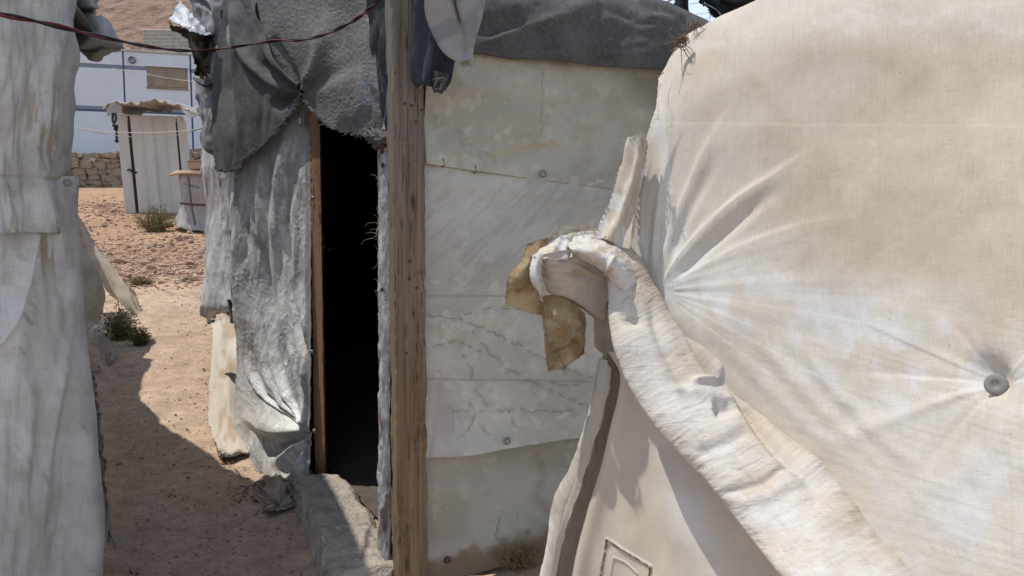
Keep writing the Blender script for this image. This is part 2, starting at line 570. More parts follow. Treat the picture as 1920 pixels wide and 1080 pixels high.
# ================================================================== SETTING: ground
KY = np.array([-30, 0, 4.2, 5.0, 7.0, 9.0, 12.0, 15.0, 19.0, 20.25, 20.6, 21.5, 25.0, 30.0, 45.0, 70.0, 120.0, 400.0])
KZ = np.array([-0.1, -0.02, 0.0, 0.06, 0.28, 0.55, 1.00, 1.42, 2.02, 2.12, 2.9, 2.98, 4.2, 6.2, 15.0, 32.0, 55.0, 60.0])


def gz(x, y):
    x = np.asarray(x, float); y = np.asarray(y, float)
    z = np.interp(y, KY, KZ)
    # everything falls away to the right behind the shelters
    right = sst(-4.0, 6.0, x)
    z = np.where(y > 8, z * (1 - right * sst(8, 14, y)) + (0.5 - 0.0 * y) * right * sst(8, 14, y), z)
    # low bank under the right wall of the middle shelter
    z = z + 0.11 * sst(-0.35, 0.5, x) * sst(1.4, 2.6, y) * (1 - sst(6, 9, y))
    near = 1 - sst(14, 30, y)
    z = z + (fbm(x * 1.3, y * 1.3, 1, 4) - 0.5) * 0.07 * near + (fbm(x * 7, y * 7, 3, 3) - 0.5) * 0.03 * near
    z = z + (fbm(x * 0.25, y * 0.25, 4, 5) - 0.5) * 3.0 * sst(25, 60, y)
    return z


def G(x, y):
    return float(gz(np.array([x]), np.array([y]))[0])


def sinh_axis(c, lo, hi, n, k):
    t = np.linspace(-1, 1, n)
    s = np.sinh(t * k) / np.sinh(k)
    return np.where(s < 0, c + s * (c - lo), c + s * (hi - c))


gx = sinh_axis(-1.8, -260, 260, 420, 6.2)
gy = np.concatenate([np.linspace(-30, 1.5, 20)[:-1], np.linspace(1.5, 9, 330)[:-1], np.linspace(9, 22, 230)[:-1], np.linspace(22, 90, 150)[:-1], np.linspace(90, 420, 40)])
GX, GY = np.meshgrid(gx, gy)
GZ = gz(GX, GY)
_r = random.Random(21)
for _ in range(90):                      # trodden dents along the path
    y_ = _r.uniform(2.8, 9); x_ = -0.36 * y_ - 0.1 + _r.gauss(0, 0.28); a_ = _r.uniform(-.6, .6); c_, s_ = math.cos(a_), math.sin(a_)
    dx_ = (GX - x_) * c_ + (GY - y_) * s_; dy_ = -(GX - x_) * s_ + (GY - y_) * c_
    GZ -= 0.010 * np.exp(-((dx_ / 0.055) ** 2 + (dy_ / 0.13) ** 2) ** 2)
GZ += 0.05 * np.exp(-((GX + 0.535 * GY) / 0.10) ** 2) * sst(2.2, 3, GY) * (1 - sst(7, 8, GY)) * (0.4 + fbm(GX * 6, GY * 6, 5, 3))
idx = np.arange(GX.size).reshape(GX.shape)
F = np.stack([idx[:-1, :-1], idx[:-1, 1:], idx[1:, 1:], idx[1:, :-1]], -1).reshape(-1, 4)
ground = link('ground', mesh_np('ground', np.stack([GX, GY, GZ], -1).reshape(-1, 3), F), M['ground'])
tag(ground, kind='structure')

# ================================================================== RIGHT TENT
tentR = empty('canvas_tent', (0.9, 2.0, 0.0), 'large dusty cream canvas tent filling the right side, with a rolled up door flap', 'tent')


def tY(px, py):
    px = np.asarray(px, float); py = np.asarray(py, float)
    return 2.16 - (px - 1200) * 0.00112 + (1080 - py) * 0.00036


# left edge of the main sheet and top silhouette (photo pixels)
LE = np.array([(-60, 1300), (0, 1290), (60, 1284), (100, 1262), (150, 1237), (210, 1232), (270, 1207), (350, 1190), (400, 1170), (450, 1150), (520, 1185), (600, 1215), (700, 1235), (900, 1340), (1080, 1500), (1250, 1650)], float)
TE = np.array([(1150, 240), (1236, 150), (1262, 95), (1280, 72), (1310, 52), (1345, 36), (1400, 12), (1440, -8), (1600, -70), (1920, -150), (2100, -190)], float)


def left_of(py): return np.interp(py, LE[:, 0], LE[:, 1])
def top_of(px): return np.interp(px, TE[:, 0], TE[:, 1])


def main_rows():
    rows = []
    us = np.linspace(0, 1, 15)
    # hem of columns: start on the top silhouette for each column, then go down
    colx_top = 1236 + (2080 - 1236) * us ** 1.15
    vs = [0, 0.04, 0.1, 0.18, 0.28, 0.38, 0.48, 0.58, 0.7, 0.85, 1.0]
    # back side first (drops behind the ridge)
    for back in (2, 1):
        r = []
        for x in colx_top:
            t = top_of(x)
            r.append((x + 6 * back, t + 14 * back * back, float(tY(x, t)) + 0.10 + 0.28 * back))
        rows.append(r)
    for v in vs:
        r = []
        for i, x in enumerate(colx_top):
            t = top_of(x)
            py = t + (1230 - t) * v
            lx = left_of(py) if py > 150 else 1236
            px = lx + (x - 1236) / (2080 - 1236) * (2080 - lx)
            if v == 0: px = x
            y = float(tY(px, py)) + 0.16 * math.exp(-(py - t) / 45.0)
            r.append((px, py, y))
        rows.append(r)
    return rows


PIN = (1234, 546)


def fan(PX, PY, cx, cy, angs, lens, ws, amps, r0=10, curve=0.0):
    D = 0
    for a, l, w, am in zip(angs, lens, ws, amps):
        ar = math.radians(a)
        p = []
        for k in range(5):
            rr = r0 + l * k / 4
            aa = ar + curve * k / 4
            p.append((cx + rr * math.cos(aa), cy + rr * math.sin(aa)))
        D = D + ridge(PX, PY, p, w * 0.25, am, w * 1.4, asym=random.choice((1, -1, 0)), taper=(0, 1))
    return D


def main_disp(PX, PY, U, V):
    D = (fbm(PX / 210, PY / 210, 2, 3) - 0.5) * 0.03
    D += (fbm(PX / 46, PY / 60, 5, 4) - 0.5) * 0.004
    R = lambda *a, **k: ridge(PX, PY, *a, **k)
    # strong gathers at the tie point
    D += R([(1236, 540), (1290, 462), (1360, 392), (1450, 330), (1560, 262)], 9, 0.011, 34, asym=-1)
    D -= R([(1262, 530), (1310, 478), (1375, 420), (1440, 365), (1500, 330)], 7, 0.014, 18)
    D += R([(1240, 545), (1310, 505), (1390, 462), (1500, 425), (1640, 400)], 8, 0.005, 36, asym=-1)
    D += R([(1232, 530), (1258, 430), (1300, 330), (1350, 240), (1400, 170)], 8, 0.008, 32, asym=-1)
    D -= R([(1250, 500), (1285, 410), (1325, 330), (1362, 262)], 6, 0.010, 16)
    D += R([(1228, 520), (1232, 420), (1252, 310), (1290, 215)], 6, 0.012, 16, asym=1)
    D -= R([(1215, 500), (1222, 400), (1240, 300)], 5, 0.009, 12)
    D += R([(1205, 470), (1206, 380), (1222, 280)], 5, 0.008, 10, asym=1)
    D += R([(1183, 450), (1193, 380), (1208, 300)], 4, 0.008, 7)
    st = random.getstate(); random.seed(5)
    n = 15
    D += fan(PX, PY, PIN[0], PIN[1], [-22 + i * 4.0 + random.uniform(-1.5, 1.5) for i in range(n)],
             [random.uniform(240, 620) for _ in range(n)], [random.uniform(5, 15) for _ in range(n)],
             [random.choice((-1, 1)) * random.uniform(0.0003, 0.0010) for _ in range(n)], 34, 0.06)
    n = 11
    D += fan(PX, PY, PIN[0], PIN[1], [-100 + i * 8 + random.uniform(-2, 2) for i in range(n)],
             [random.uniform(140, 330) for _ in range(n)], [random.uniform(4, 9) for _ in range(n)],
             [random.choice((-1, 1)) * random.uniform(0.0004, 0.0012) for _ in range(n)], 24, 0.1)
    # folds running along and above the roll
    for k in range(6):
        o = k * 34
        D += R([(1300 + o, 610), (1420 + o, 740 + k * 4), (1560 + o, 860 + k * 6), (1720 + o, 1000)], 10, random.uniform(0.0015, 0.004) * (1 if k % 2 else -1), 26)
    # the washer pinches the cloth
    D -= 0.036 * spot(PX, PY, 1850, 702, 38, 30, 0.6)
    D -= 0.008 * spot(PX, PY, 1835, 690, 100, 55, 0.5)
    n = 9
    D += fan(PX, PY, 1866, 718, [100, 130, 160, 185, 205, 235, 262, 318, 350], [200, 300, 420, 260, 330, 180, 180, 120, 120],
             [14, 16, 20, 12, 12, 12, 12, 10, 10], [0.002, -0.002, 0.004, -0.003, 0.002, -0.002, 0.002, 0.003, -0.003], 26)
    random.setstate(st)
    # seam running across
    sy = 231 + (PX - 1235) * 0.004
    D += 0.0006 * sst(-3, 3, PY - sy) - 0.0004 * np.exp(-((PY - sy) / 3.0) ** 2)
    # fine vertical drape lines
    D += (fbm(PX / 9, PY / 160, 7, 3) - 0.5) * 0.0022
    D += (fbm(PX / 120 + PY / 90, PY / 7 - PX / 22, 8, 3) - 0.5) * 0.0016 * sst(500, 800, PY)
    return D


SAND = (0.48, 0.405, 0.315)


def main_col(PX, PY, U, V):
    n = fbm(PX / 120, PY / 120, 4, 5); n2 = fbm(PX / 26, PY / 40, 6, 4); n3 = fbm(PX / 9, PY / 60, 9, 3)
    C = flat(PX, (0.60, 0.55, 0.48))
    # sandy dusty area on the upper part, edge runs diagonally
    edge = 470 + (PX - 1400) * 0.30 + (n - 0.5) * 210 + (n2 - 0.5) * 60
    s = (1 - sst(-70, 60, PY - edge)) * sst(1340, 1500, PX + (n - .5) * 260 + (250 - PY) * 0.5)
    C = mixc(C, SAND, s * (0.5 + 0.4 * sst(0.3, 0.7, n)) * (0.7 + 0.4 * n2))
    # washed whiter clouds just below the edge
    w = np.exp(-((PY - edge - 95) / 105) ** 2) * sst(0.42, 0.62, n2 * 0.5 + n * 0.5 + 0.03)
    C = mixc(C, (0.64, 0.645, 0.64), np.clip(w * 1.1, 0, 1) * 0.85)
    C = mixc(C, (0.63, 0.625, 0.615), sst(0.52, 0.70, n2) * sst(560, 760, PY) * 0.45)
    C = mixc(C, (0.60, 0.615, 0.63), (spot(PX, PY, 1850, 960, 150, 120) + spot(PX, PY, 1640, 620, 150, 60, 0.4)) * sst(0.3, 0.6, n) * 0.7)
    C = mixc(C, (0.60, 0.575, 0.535), (1 - sst(0, 130, PY)) * 0.5)
    C = mixc(C, (0.66, 0.65, 0.63), sst(0.58, 0.72, fbm(PX / 60, PY / 45, 11, 4)) * (1 - sst(60, 150, PY)) * 0.35)
    C = mixc(C, (0.64, 0.64, 0.64), spot(PX, PY, 1245, 270, 26, 170) * 0.7 * sst(0.35, 0.6, n3))
    # brownish band along the roll and streaks
    C = mixc(C, SAND, 0.55 * spot(PX, PY, 1500, 830, 260, 26, math.radians(41)) * (0.5 + n2))
    C = mixc(C, (0.50, 0.42, 0.33), spot(PX, PY, 1860, 580, 60, 130) * 0.5)
    C = mixc(C, (0.46, 0.40, 0.33), 0.16 * sst(0.60, 0.8, n3) * (0.4 + s))
    # specks of dirt
    sp = fbm(PX / 3.0, PY / 4.0, 12, 2)
    C = mixc(C, (0.12, 0.09, 0.07), sst(0.925, 0.96, sp) * 0.8)
    return C


cloth('wall_sheet', main_rows(), 520, 620, M['canvas_right'], tentR, main_disp, main_col, jag=3)

# ---- the rolled flap: closed tube between two silhouettes
RL = [(1128, 452), (1136, 490), (1139, 530), (1144, 585), (1152, 640), (1170, 706), (1202, 762), (1240, 815), (1290, 868), (1341, 923), (1400, 1000), (1460, 1077), (1540, 1180)]
RR = [(1172, 455), (1200, 490), (1232, 545), (1262, 592), (1310, 640), (1362, 694), (1415, 745), (1455, 785), (1498, 822), (1545, 868), (1630, 960), (1740, 1080), (1840, 1190)]


def roll_tube(name, L, Rr, depth_fn, rad_fn, nv, nu, mat, parent, disp=None, col=None, keep=None):
    L = cr(np.array(L, float), nv); Rr = cr(np.array(Rr, float), nv)
    th = np.linspace(0, 2 * math.pi, nu)
    cx = (1 - np.cos(th)) / 2; sz = np.sin(th)
    PX = L[:, None, 0] * (1 - cx) + Rr[:, None, 0] * cx
    PY = L[:, None, 1] * (1 - cx) + Rr[:, None, 1] * cx
    mid = (L + Rr) / 2
    Yc = depth_fn(mid[:, 0], mid[:, 1])[:, None]; Rd = rad_fn(np.linspace(0, 1, nv))[:, None]
    YY = Yc - Rd * sz
    W = Pn(PX, PY, YY)
    du = np.gradient(W, axis=1); dv = np.gradient(W, axis=0)
    N = np.cross(du, dv); N /= np.maximum(np.linalg.norm(N, axis=-1, keepdims=True), 1e-9)
    cen = Pn(mid[:, 0], mid[:, 1], Yc[:, 0])[:, None]
    sgn = np.sign(((W - cen) * N).sum(-1).mean()); N *= sgn
    U, V = np.meshgrid(th / (2 * math.pi), np.linspace(0, 1, nv))
    if disp is not None: 
        fr = np.clip(1 - np.abs(U - .25) / .3, 0, 1) ** .5
        W = W + N * (disp(PX, PY, U, V) * sst(0, 0.06, U) * (1 - sst(0.94, 1, U)))[..., None]
    W[:, -1] = W[:, 0]
    idx = np.arange(nu * nv).reshape(nv, nu)
    a = idx[:-1, :-1]; b = idx[:-1, 1:]; c = idx[1:, 1:]; d = idx[1:, :-1]
    Fq = np.stack([a, b, c, d] if sgn > 0 else [a, d, c, b], -1)
    if keep is not None:
        K = keep(PX, PY, U, V); K = K[:-1, :-1] & K[1:, 1:]
        Fq = Fq[K]
    Fq = Fq.reshape(-1, 4)
    UU, VV = np.meshgrid(np.cumsum(np.linalg.norm(du, axis=-1).mean(0)), np.cumsum(np.linalg.norm(dv, axis=-1).mean(1)))
    me = mesh_np(name, W.reshape(-1, 3), Fq, True, col(PX, PY, U, V).reshape(-1, 3) if col is not None else None, np.stack([UU, VV], -1).reshape(-1, 2))
    return link(name, me, mat, parent)


def roll_disp(PX, PY, U, V):
    R = lambda *a, **k: ridge(PX, PY, *a, **k)
    front = sst(0.0, 0.05, U) * (1 - sst(0.45, 0.5, U))
    D = (fbm(PX / 110, PY / 110, 3, 2) - 0.5) * 0.03
    # coordinates along/across the roll (45 deg-ish)
    s = (PX * 0.66 + PY * 0.75); t = (-PX * 0.75 + PY * 0.66)
    D += (fbm(s / 40, t / 60, 5, 3) - 0.5) * 0.006
    D += (ridged(s / 46 + t / 70, t / 90, 7, 2) - 0.5) * 0.0035 * sst(560, 700, PY)
    D += (fbm(s / 6 + t / 30, t / 70, 8, 2) - 0.5) * 0.0022
    D -= (1 - sst(0.0, 0.02, np.abs(fbm(s / 16 + t / 120, t / 70, 10, 4) - .5))) * 0.0012
    # long valley that splits it into two lobes
    D -= R([(1235, 552), (1282, 612), (1335, 690), (1378, 722), (1436, 805), (1500, 880), (1580, 960)], 6, 0.036, 16)
    D += R([(1262, 575), (1330, 655), (1395, 735), (1460, 820)], 12, 0.018, 24)
    D += R([(1150, 560), (1190, 660), (1260, 760), (1360, 870), (1470, 1000)], 22, 0.014, 50)
    D -= R([(1216, 560), (1236, 640), (1290, 740), (1340, 820)], 8, 0.012, 18)
    # pocket fold
    D += R([(1290, 718), (1330, 712), (1350, 705), (1336, 672)], 7, 0.018, 8)
    D -= R([(1335, 765), (1375, 758), (1385, 742)], 14, 0.024, 16)
    D += R([(1250, 730), (1330, 735), (1380, 765)], 10, 0.011, 12)
    D -= R([(1300, 855), (1360, 830), (1420, 790)], 10, 0.012, 14)
    D -= R([(1350, 930), (1430, 900), (1480, 860), (1498, 840)], 8, 0.011, 8)
    D += R([(1380, 950), (1450, 920), (1520, 880)], 12, 0.010, 14)
    D -= R([(1135, 520), (1150, 500), (1153, 480)], 6, 0.010, 6)
    D -= 0.022 * spot(PX, PY, 1178, 530, 16, 9) + 0.02 * spot(PX, PY, 1186, 604, 18, 12, 0.4)
    return D


def roll_col(PX, PY, U, V):
    s = (PX * 0.66 + PY * 0.75); t = (-PX * 0.75 + PY * 0.66)
    n = fbm(PX / 70, PY / 70, 2, 4); n2 = fbm(s / 10, t / 60, 6, 4); n3 = fbm(s / 60, t / 14, 3, 3)
    C = flat(PX, (0.60, 0.565, 0.52))
    C = mixc(C, (0.56, 0.47, 0.36), sst(0.46, 0.72, n) * 0.5)
    C = mixc(C, (0.40, 0.30, 0.20), sst(0.58, 0.75, n2) * (1 - sst(560, 700, PY)) * 0.7)
    C = mixc(C, (0.42, 0.38, 0.34), sst(0.66, 0.8, n3) * 0.3)
    w1 = np.abs(fbm(s / 16 + t / 120, t / 70, 10, 4) - .5); w2 = np.abs(fbm(s / 40 - t / 90, t / 40 + s / 90, 13, 4) - .5)
    C = mixc(C, (0.36, 0.31, 0.26), (1 - sst(0.0, 0.016, w1)) * 0.45)
    C = mixc(C, (0.34, 0.28, 0.22), (1 - sst(0.0, 0.007, w2)) * 0.5)
    C = mixc(C, (0.50, 0.41, 0.31), spot(PX, PY, 1180, 505, 50, 30) * 0.5)
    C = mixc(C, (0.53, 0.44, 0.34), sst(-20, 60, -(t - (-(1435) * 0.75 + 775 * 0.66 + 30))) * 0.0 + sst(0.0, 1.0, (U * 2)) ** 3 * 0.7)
    C = mixc(C, (0.67, 0.67, 0.67), sst(0.45, 0.75, 1 - n) * sst(600, 700, PY) * 0.5)
    return C


roll_tube('rolled_flap', RL, RR, lambda x, y: tY(x, y) - 0.075, lambda v: 0.045 + 0.04 * v, 520, 260, M['roll'], tentR, roll_disp, roll_col)

# ---- bunched arm of the roll that sticks out to the left, base colour greyed for its shade
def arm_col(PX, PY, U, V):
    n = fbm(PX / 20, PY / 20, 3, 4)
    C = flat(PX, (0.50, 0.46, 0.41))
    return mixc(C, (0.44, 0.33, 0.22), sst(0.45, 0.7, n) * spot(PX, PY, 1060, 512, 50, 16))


cloth('bunched_flap', [[(1008, 480, 2.320), (1030, 474, 2.285), (1065, 470, 2.290), (1100, 486, 2.320), (1136, 500, 2.350)],
                       [(1010, 500, 2.320), (1036, 496, 2.290), (1068, 494, 2.300), (1104, 508, 2.330), (1140, 520, 2.360)],
                       [(1018, 525, 2.330), (1044, 528, 2.310), (1074, 530, 2.310), (1108, 540, 2.340), (1140, 552, 2.370)],
                       [(1024, 545, 2.350), (1052, 556, 2.340), (1080, 568, 2.340), (1106, 582, 2.360), (1134, 594, 2.390)],
                       [(1030, 548, 2.420), (1056, 562, 2.420), (1082, 576, 2.420), (1108, 592, 2.430), (1132, 606, 2.440)]], 170, 120, M['roll'], tentR,
      lambda PX, PY, U, V: (fbm(PX / 40, PY / 14, 3, 3) - 0.5) * 0.010 + ridge(PX, PY, [(1030, 492), (1080, 498), (1135, 526)], 5, 0.006), arm_col, thick=0.003)

# white frayed tip and top folds
cloth('folded_edge', [[(1040, 443, 2.420), (1060, 436, 2.400), (1090, 432, 2.380), (1118, 430, 2.400)],
                      [(1010, 470, 2.350), (1050, 460, 2.320), (1090, 448, 2.320), (1130, 446, 2.350)],
                      [(1000, 482, 2.300), (1050, 486, 2.280), (1075, 480, 2.290), (1110, 482, 2.340)]], 90, 60, M['roll'], tentR,
      lambda PX, PY, U, V: ridge(PX, PY, [(1055, 440), (1045, 465), (1030, 485)], 4, 0.012) - ridge(PX, PY, [(1070, 440), (1068, 470), (1066, 488)], 4, 0.015) + (fbm(PX / 10, PY / 10, 3, 3) - 0.5) * 0.008,
      lambda PX, PY, U, V: mixc(flat(PX, (0.60, 0.53, 0.43)), (0.66, 0.66, 0.66), sst(0.4, 0.6, fbm(PX / 9, PY / 9, 2, 3))), thick=0.003, jag=5)
cloth('white_tip', [[(1000, 478, 2.330), (1008, 474, 2.300), (1018, 476, 2.290)],
                    [(993, 505, 2.320), (1003, 505, 2.285), (1014, 508, 2.290)],
                    [(997, 530, 2.320), (1007, 532, 2.290), (1017, 535, 2.290)],
                    [(1012, 550, 2.340), (1016, 552, 2.330), (1021, 555, 2.320)]], 30, 60, M['roll'], tentR,
      None, lambda PX, PY, U, V: flat(PX, (0.70, 0.70, 0.70)), thick=0.003, jag=2.5)
cloth('fold_band', [[(1060, 452, 2.420), (1085, 444, 2.420), (1120, 442, 2.420), (1160, 450, 2.420), (1200, 486, 2.420), (1232, 535, 2.420)],
                    [(1064, 456, 2.320), (1088, 450, 2.320), (1122, 452, 2.310), (1158, 464, 2.300), (1194, 500, 2.300), (1218, 545, 2.320)],
                    [(1068, 466, 2.280), (1094, 466, 2.250), (1124, 474, 2.230), (1154, 490, 2.230), (1180, 520, 2.240), (1196, 560, 2.270)],
                    [(1074, 474, 2.290), (1098, 480, 2.250), (1126, 492, 2.230), (1148, 508, 2.230), (1164, 538, 2.240), (1170, 580, 2.280)],
                    [(1078, 480, 2.330), (1102, 492, 2.300), (1130, 508, 2.280), (1142, 520, 2.280), (1146, 550, 2.300), (1150, 590, 2.320)]], 170, 120, M['roll'], tentR,
      lambda PX, PY, U, V: (fbm(PX / 22, PY / 18, 5, 3) - 0.5) * 0.012 + ridge(PX, PY, [(1152, 480), (1140, 500), (1138, 520)], 4, 0.012), lambda PX, PY, U, V: mixc(flat(PX, (0.64, 0.62, 0.59)), (0.5, 0.40, 0.29), sst(0.5, 0.72, fbm(PX / 22, PY / 10, 4, 3)) * 0.8), thick=0.003, jag=1)
# brown stained corners of the flap
brc = lambda PX, PY, U, V: mixc(mixc(flat(PX, (0.46, 0.33, 0.18)), (0.62, 0.52, 0.35), sst(0.3, 0.75, fbm(PX / 34, PY / 30, 3, 5))), (0.24, 0.15, 0.08), sst(0.58, 0.8, fbm(PX / 12, PY / 12, 6, 4)) * 0.5)
cloth('stained_corner', [[(990, 459, 2.400), (1010, 450, 2.370), (1040, 443, 2.370)],
                         [(984, 482, 2.380), (998, 482, 2.350), (1012, 476, 2.360)],
                         [(955, 515, 2.350), (975, 520, 2.330), (1000, 520, 2.360)],
                         [(949, 545, 2.350), (980, 550, 2.350), (1010, 550, 2.370)],
                         [(947, 573, 2.370), (985, 582, 2.370), (1022, 594, 2.380)]], 100, 120, M['brown_flap'], tentR,
      lambda PX, PY, U, V: (fbm(PX / 18, PY / 18, 5, 3) - 0.5) * 0.012 + ridge(PX, PY, [(992, 460), (985, 500), (960, 540)], 8, 0.006), brc, thick=0.002, jag=2)
cloth('hanging_corner', [[(1016, 556, 2.370), (1045, 553, 2.340), (1075, 570, 2.330), (1098, 588, 2.350)],
                         [(1017, 600, 2.360), (1040, 605, 2.320), (1070, 610, 2.320), (1097, 622, 2.340)],
                         [(1021, 645, 2.360), (1042, 648, 2.330), (1068, 650, 2.320), (1096, 655, 2.340)],
                         [(1027, 697, 2.350), (1044, 692, 2.340), (1060, 689, 2.330), (1094, 664, 2.340)]], 110, 140, M['brown_flap'], tentR,
      lambda PX, PY, U, V: ridge(PX, PY, [(1040, 655), (1068, 640), (1085, 605)], 4, 0.012, 4, asym=1, taper=(0, 0)) + ridge(PX, PY, [(1026, 572), (1036, 640), (1058, 688)], 4, 0.012, 4, asym=-1, taper=(0, 0)) + (fbm(PX / 16, PY / 16, 2, 3) - .5) * 0.012,
      brc, thick=0.002, jag=2.5)
# strip falling from the arm, greyed in colour for its shade
cloth('shaded_fold', [[(1112, 560, 2.460), (1140, 565, 2.400), (1175, 580, 2.350)],
                      [(1114, 600, 2.460), (1140, 610, 2.420), (1176, 640, 2.380)],
                      [(1118, 640, 2.480), (1142, 660, 2.440), (1180, 700, 2.400)],
                      [(1135, 668, 2.500), (1158, 700, 2.460), (1195, 750, 2.420)],
                      [(1130, 720, 2.520), (1160, 750, 2.500), (1230, 800, 2.440)]], 100, 110, M['roll'], tentR,
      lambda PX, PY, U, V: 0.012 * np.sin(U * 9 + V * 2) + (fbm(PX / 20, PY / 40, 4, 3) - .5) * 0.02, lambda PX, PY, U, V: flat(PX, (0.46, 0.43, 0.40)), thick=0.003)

# ---- edge strip, lower ribbed panel, side strip
def edge_col(PX, PY, U, V):
    return mixc(flat(PX, (0.56, 0.49, 0.40)), (0.62, 0.60, 0.57), sst(0.4, 0.6, fbm(PX / 12, PY / 30, 2, 3)))


cloth('frayed_edge_strip', [[(1180, 262, 2.44), (1194, 254, 2.40), (1212, 262, 2.38)],
                            [(1172, 305, 2.42), (1188, 310, 2.38), (1206, 315, 2.36)],
                            [(1158, 350, 2.40), (1176, 358, 2.35), (1196, 370, 2.34)],
                            [(1140, 400, 2.38), (1162, 405, 2.33), (1186, 420, 2.32)],
                            [(1118, 442, 2.36), (1145, 452, 2.3), (1180, 470, 2.3)]], 80, 170, M['canvas_right'], tentR,
      lambda PX, PY, U, V: 0.010 * np.sin(U * 11 + V * 3) + (fbm(PX / 20, PY / 60, 4, 3) - .5) * 0.02, edge_col, thick=0.002, jag=1.5)


LPAN = [(1140, 660), (1128, 715), (1108, 800), (1090, 872), (1062, 960), (1040, 1050), (1010, 1200)]


def panel_rows():
    rows = []
    for (lx, py) in LPAN:
        r = []
        rx = np.interp(py, [660, 720, 815, 900, 1000, 1080, 1200], [1178, 1212, 1290, 1370, 1470, 1550, 1680])
        lx = lx + 42 * sst(650, 720, py)
        for u in np.linspace(0, 1, 6):
            px = lx + (rx - lx) * u
            r.append((px, py, float(tY(px, py)) - 0.01))
        rows.append(r)
    return rows


def panel_disp(PX, PY, U, V):
    D = (fbm(PX / 80, PY / 200, 4, 3) - 0.5) * 0.03
    lx = np.interp(PY, [660, 715, 800, 872, 960, 1050, 1200], [1140, 1128, 1108, 1090, 1062, 1040, 1010])
    D += 0.018 * np.exp(-((PX - lx - 52) / 16) ** 2)
    D += ridge(PX, PY, [(1170, 780), (1180, 900), (1190, 1080)], 16, 0.006, 30)
    D += ridge(PX, PY, [(1230, 830), (1260, 960), (1310, 1080)], 16, 0.007, 30)
    f = lambda p, w, a: ridge(PX, PY, p, w, a, taper=(0, 0))
    D += f([(1138, 1011), (1175, 1035), (1217, 1062)], 2.2, 0.006) + f([(1138, 1012), (1132, 1050), (1126, 1090)], 2.4, 0.006) + f([(1217, 1062), (1215, 1090)], 2.2, 0.006)
    D += f([(1151, 1046), (1170, 1055), (1192, 1076)], 1.6, 0.004) + f([(1150, 1046), (1144, 1080)], 1.6, 0.004)
    return D


def panel_col(PX, PY, U, V):
    n = fbm(PX / 90, PY / 90, 2, 4)
    C = mixc(flat(PX, (0.52, 0.455, 0.38)), (0.60, 0.59, 0.575), spot(PX, PY, 1285, 960, 36, 190, -0.3) * 0.9)
    C = mixc(C, (0.44, 0.35, 0.25), spot(PX, PY, 1095, 985, 26, 70, 0.25) * 0.8)
    C = mixc(C, (0.46, 0.41, 0.35), sst(0.45, 0.7, n) * 0.6)
    d = 0
    for p, w in (([(1138, 1013), (1217, 1064)], 2.2), ([(1138, 1013), (1124, 1095)], 2.6), ([(1217, 1064), (1215, 1095)], 2.6)):
        d = d + ridge(PX, PY, p, w, 1.0, taper=(0, 0))
    return mixc(C, (0.10, 0.05, 0.035), np.clip(d, 0, 1) * sst(0.3, 0.45, fbm(PX / 5, PY / 5, 3, 2)))


cloth('lower_panel', panel_rows(), 420, 420, M['panel'], tentR, panel_disp, panel_col)
cloth('recess_fold', [[(x - 8, y, float(tY(x, y)) - 0.03), (x + 2, y, float(tY(x, y)) + .01), (x + 24, y, float(tY(x, y)) + .05), (x + 54 * sst(650, 720, y) + 4, y, float(tY(x, y)) - .01)] for x, y in LPAN], 50, 200, M['panel'], tentR,
      lambda PX, PY, U, V: (fbm(PX / 12, PY / 60, 4, 3) - .5) * 0.02, lambda PX, PY, U, V: flat(PX, (0.50, 0.445, 0.375)))
cloth('side_strip', [[(1128, 672, 2.388), (1136, 676, 2.327), (1143, 690, 2.334)],
                     [(1112, 745, 2.379), (1122, 750, 2.316), (1130, 760, 2.324)],
                     [(1088, 830, 2.375), (1100, 832, 2.311), (1108, 835, 2.321)],
                     [(1064, 885, 2.383), (1080, 890, 2.313), (1092, 895, 2.318)],
                     [(1036, 945, 2.392), (1056, 950, 2.318), (1070, 960, 2.319)],
                     [(1028, 1010, 2.378), (1042, 1012, 2.311), (1050, 1020, 2.320)],
                     [(1015, 1080, 2.367), (1028, 1085, 2.301), (1038, 1090, 2.308)],
                     [(1000, 1180, 2.348), (1012, 1180, 2.285), (1022, 1180, 2.293)]], 60, 300, M['canvas_right'], tentR,
      lambda PX, PY, U, V: (fbm(PX / 8, PY / 50, 4, 3) - .5) * 0.012 + 0.01 * np.sin(U * 8), lambda PX, PY, U, V: mixc(flat(PX, (0.50, 0.45, 0.385)), (0.72, 0.72, 0.73), sst(0.45, 0.1, U) * sst(955, 985, PY)), thick=0.0025, jag=2, jsides='l')

# roof and back of the right tent (closes the volume; casts its shade)
cloth('roof_sheet', [[(1262, 92, 2.60), (1500, 10, 2.3), (2080, -150, 1.75)],
                     [(1270, 110, 3.0), (1560, 60, 3.0), (2200, -60, 3.0)],
                     [(1290, 300, 3.6), (1700, 300, 3.6), (2300, 200, 3.6)]], 40, 40, M['canvas_right'], tentR, None, lambda PX, PY, U, V: flat(PX, (0.5, 0.46, 0.4)))

# washer in the pinch
w = empty('washer_stud', P(1868, 720, 1.47))


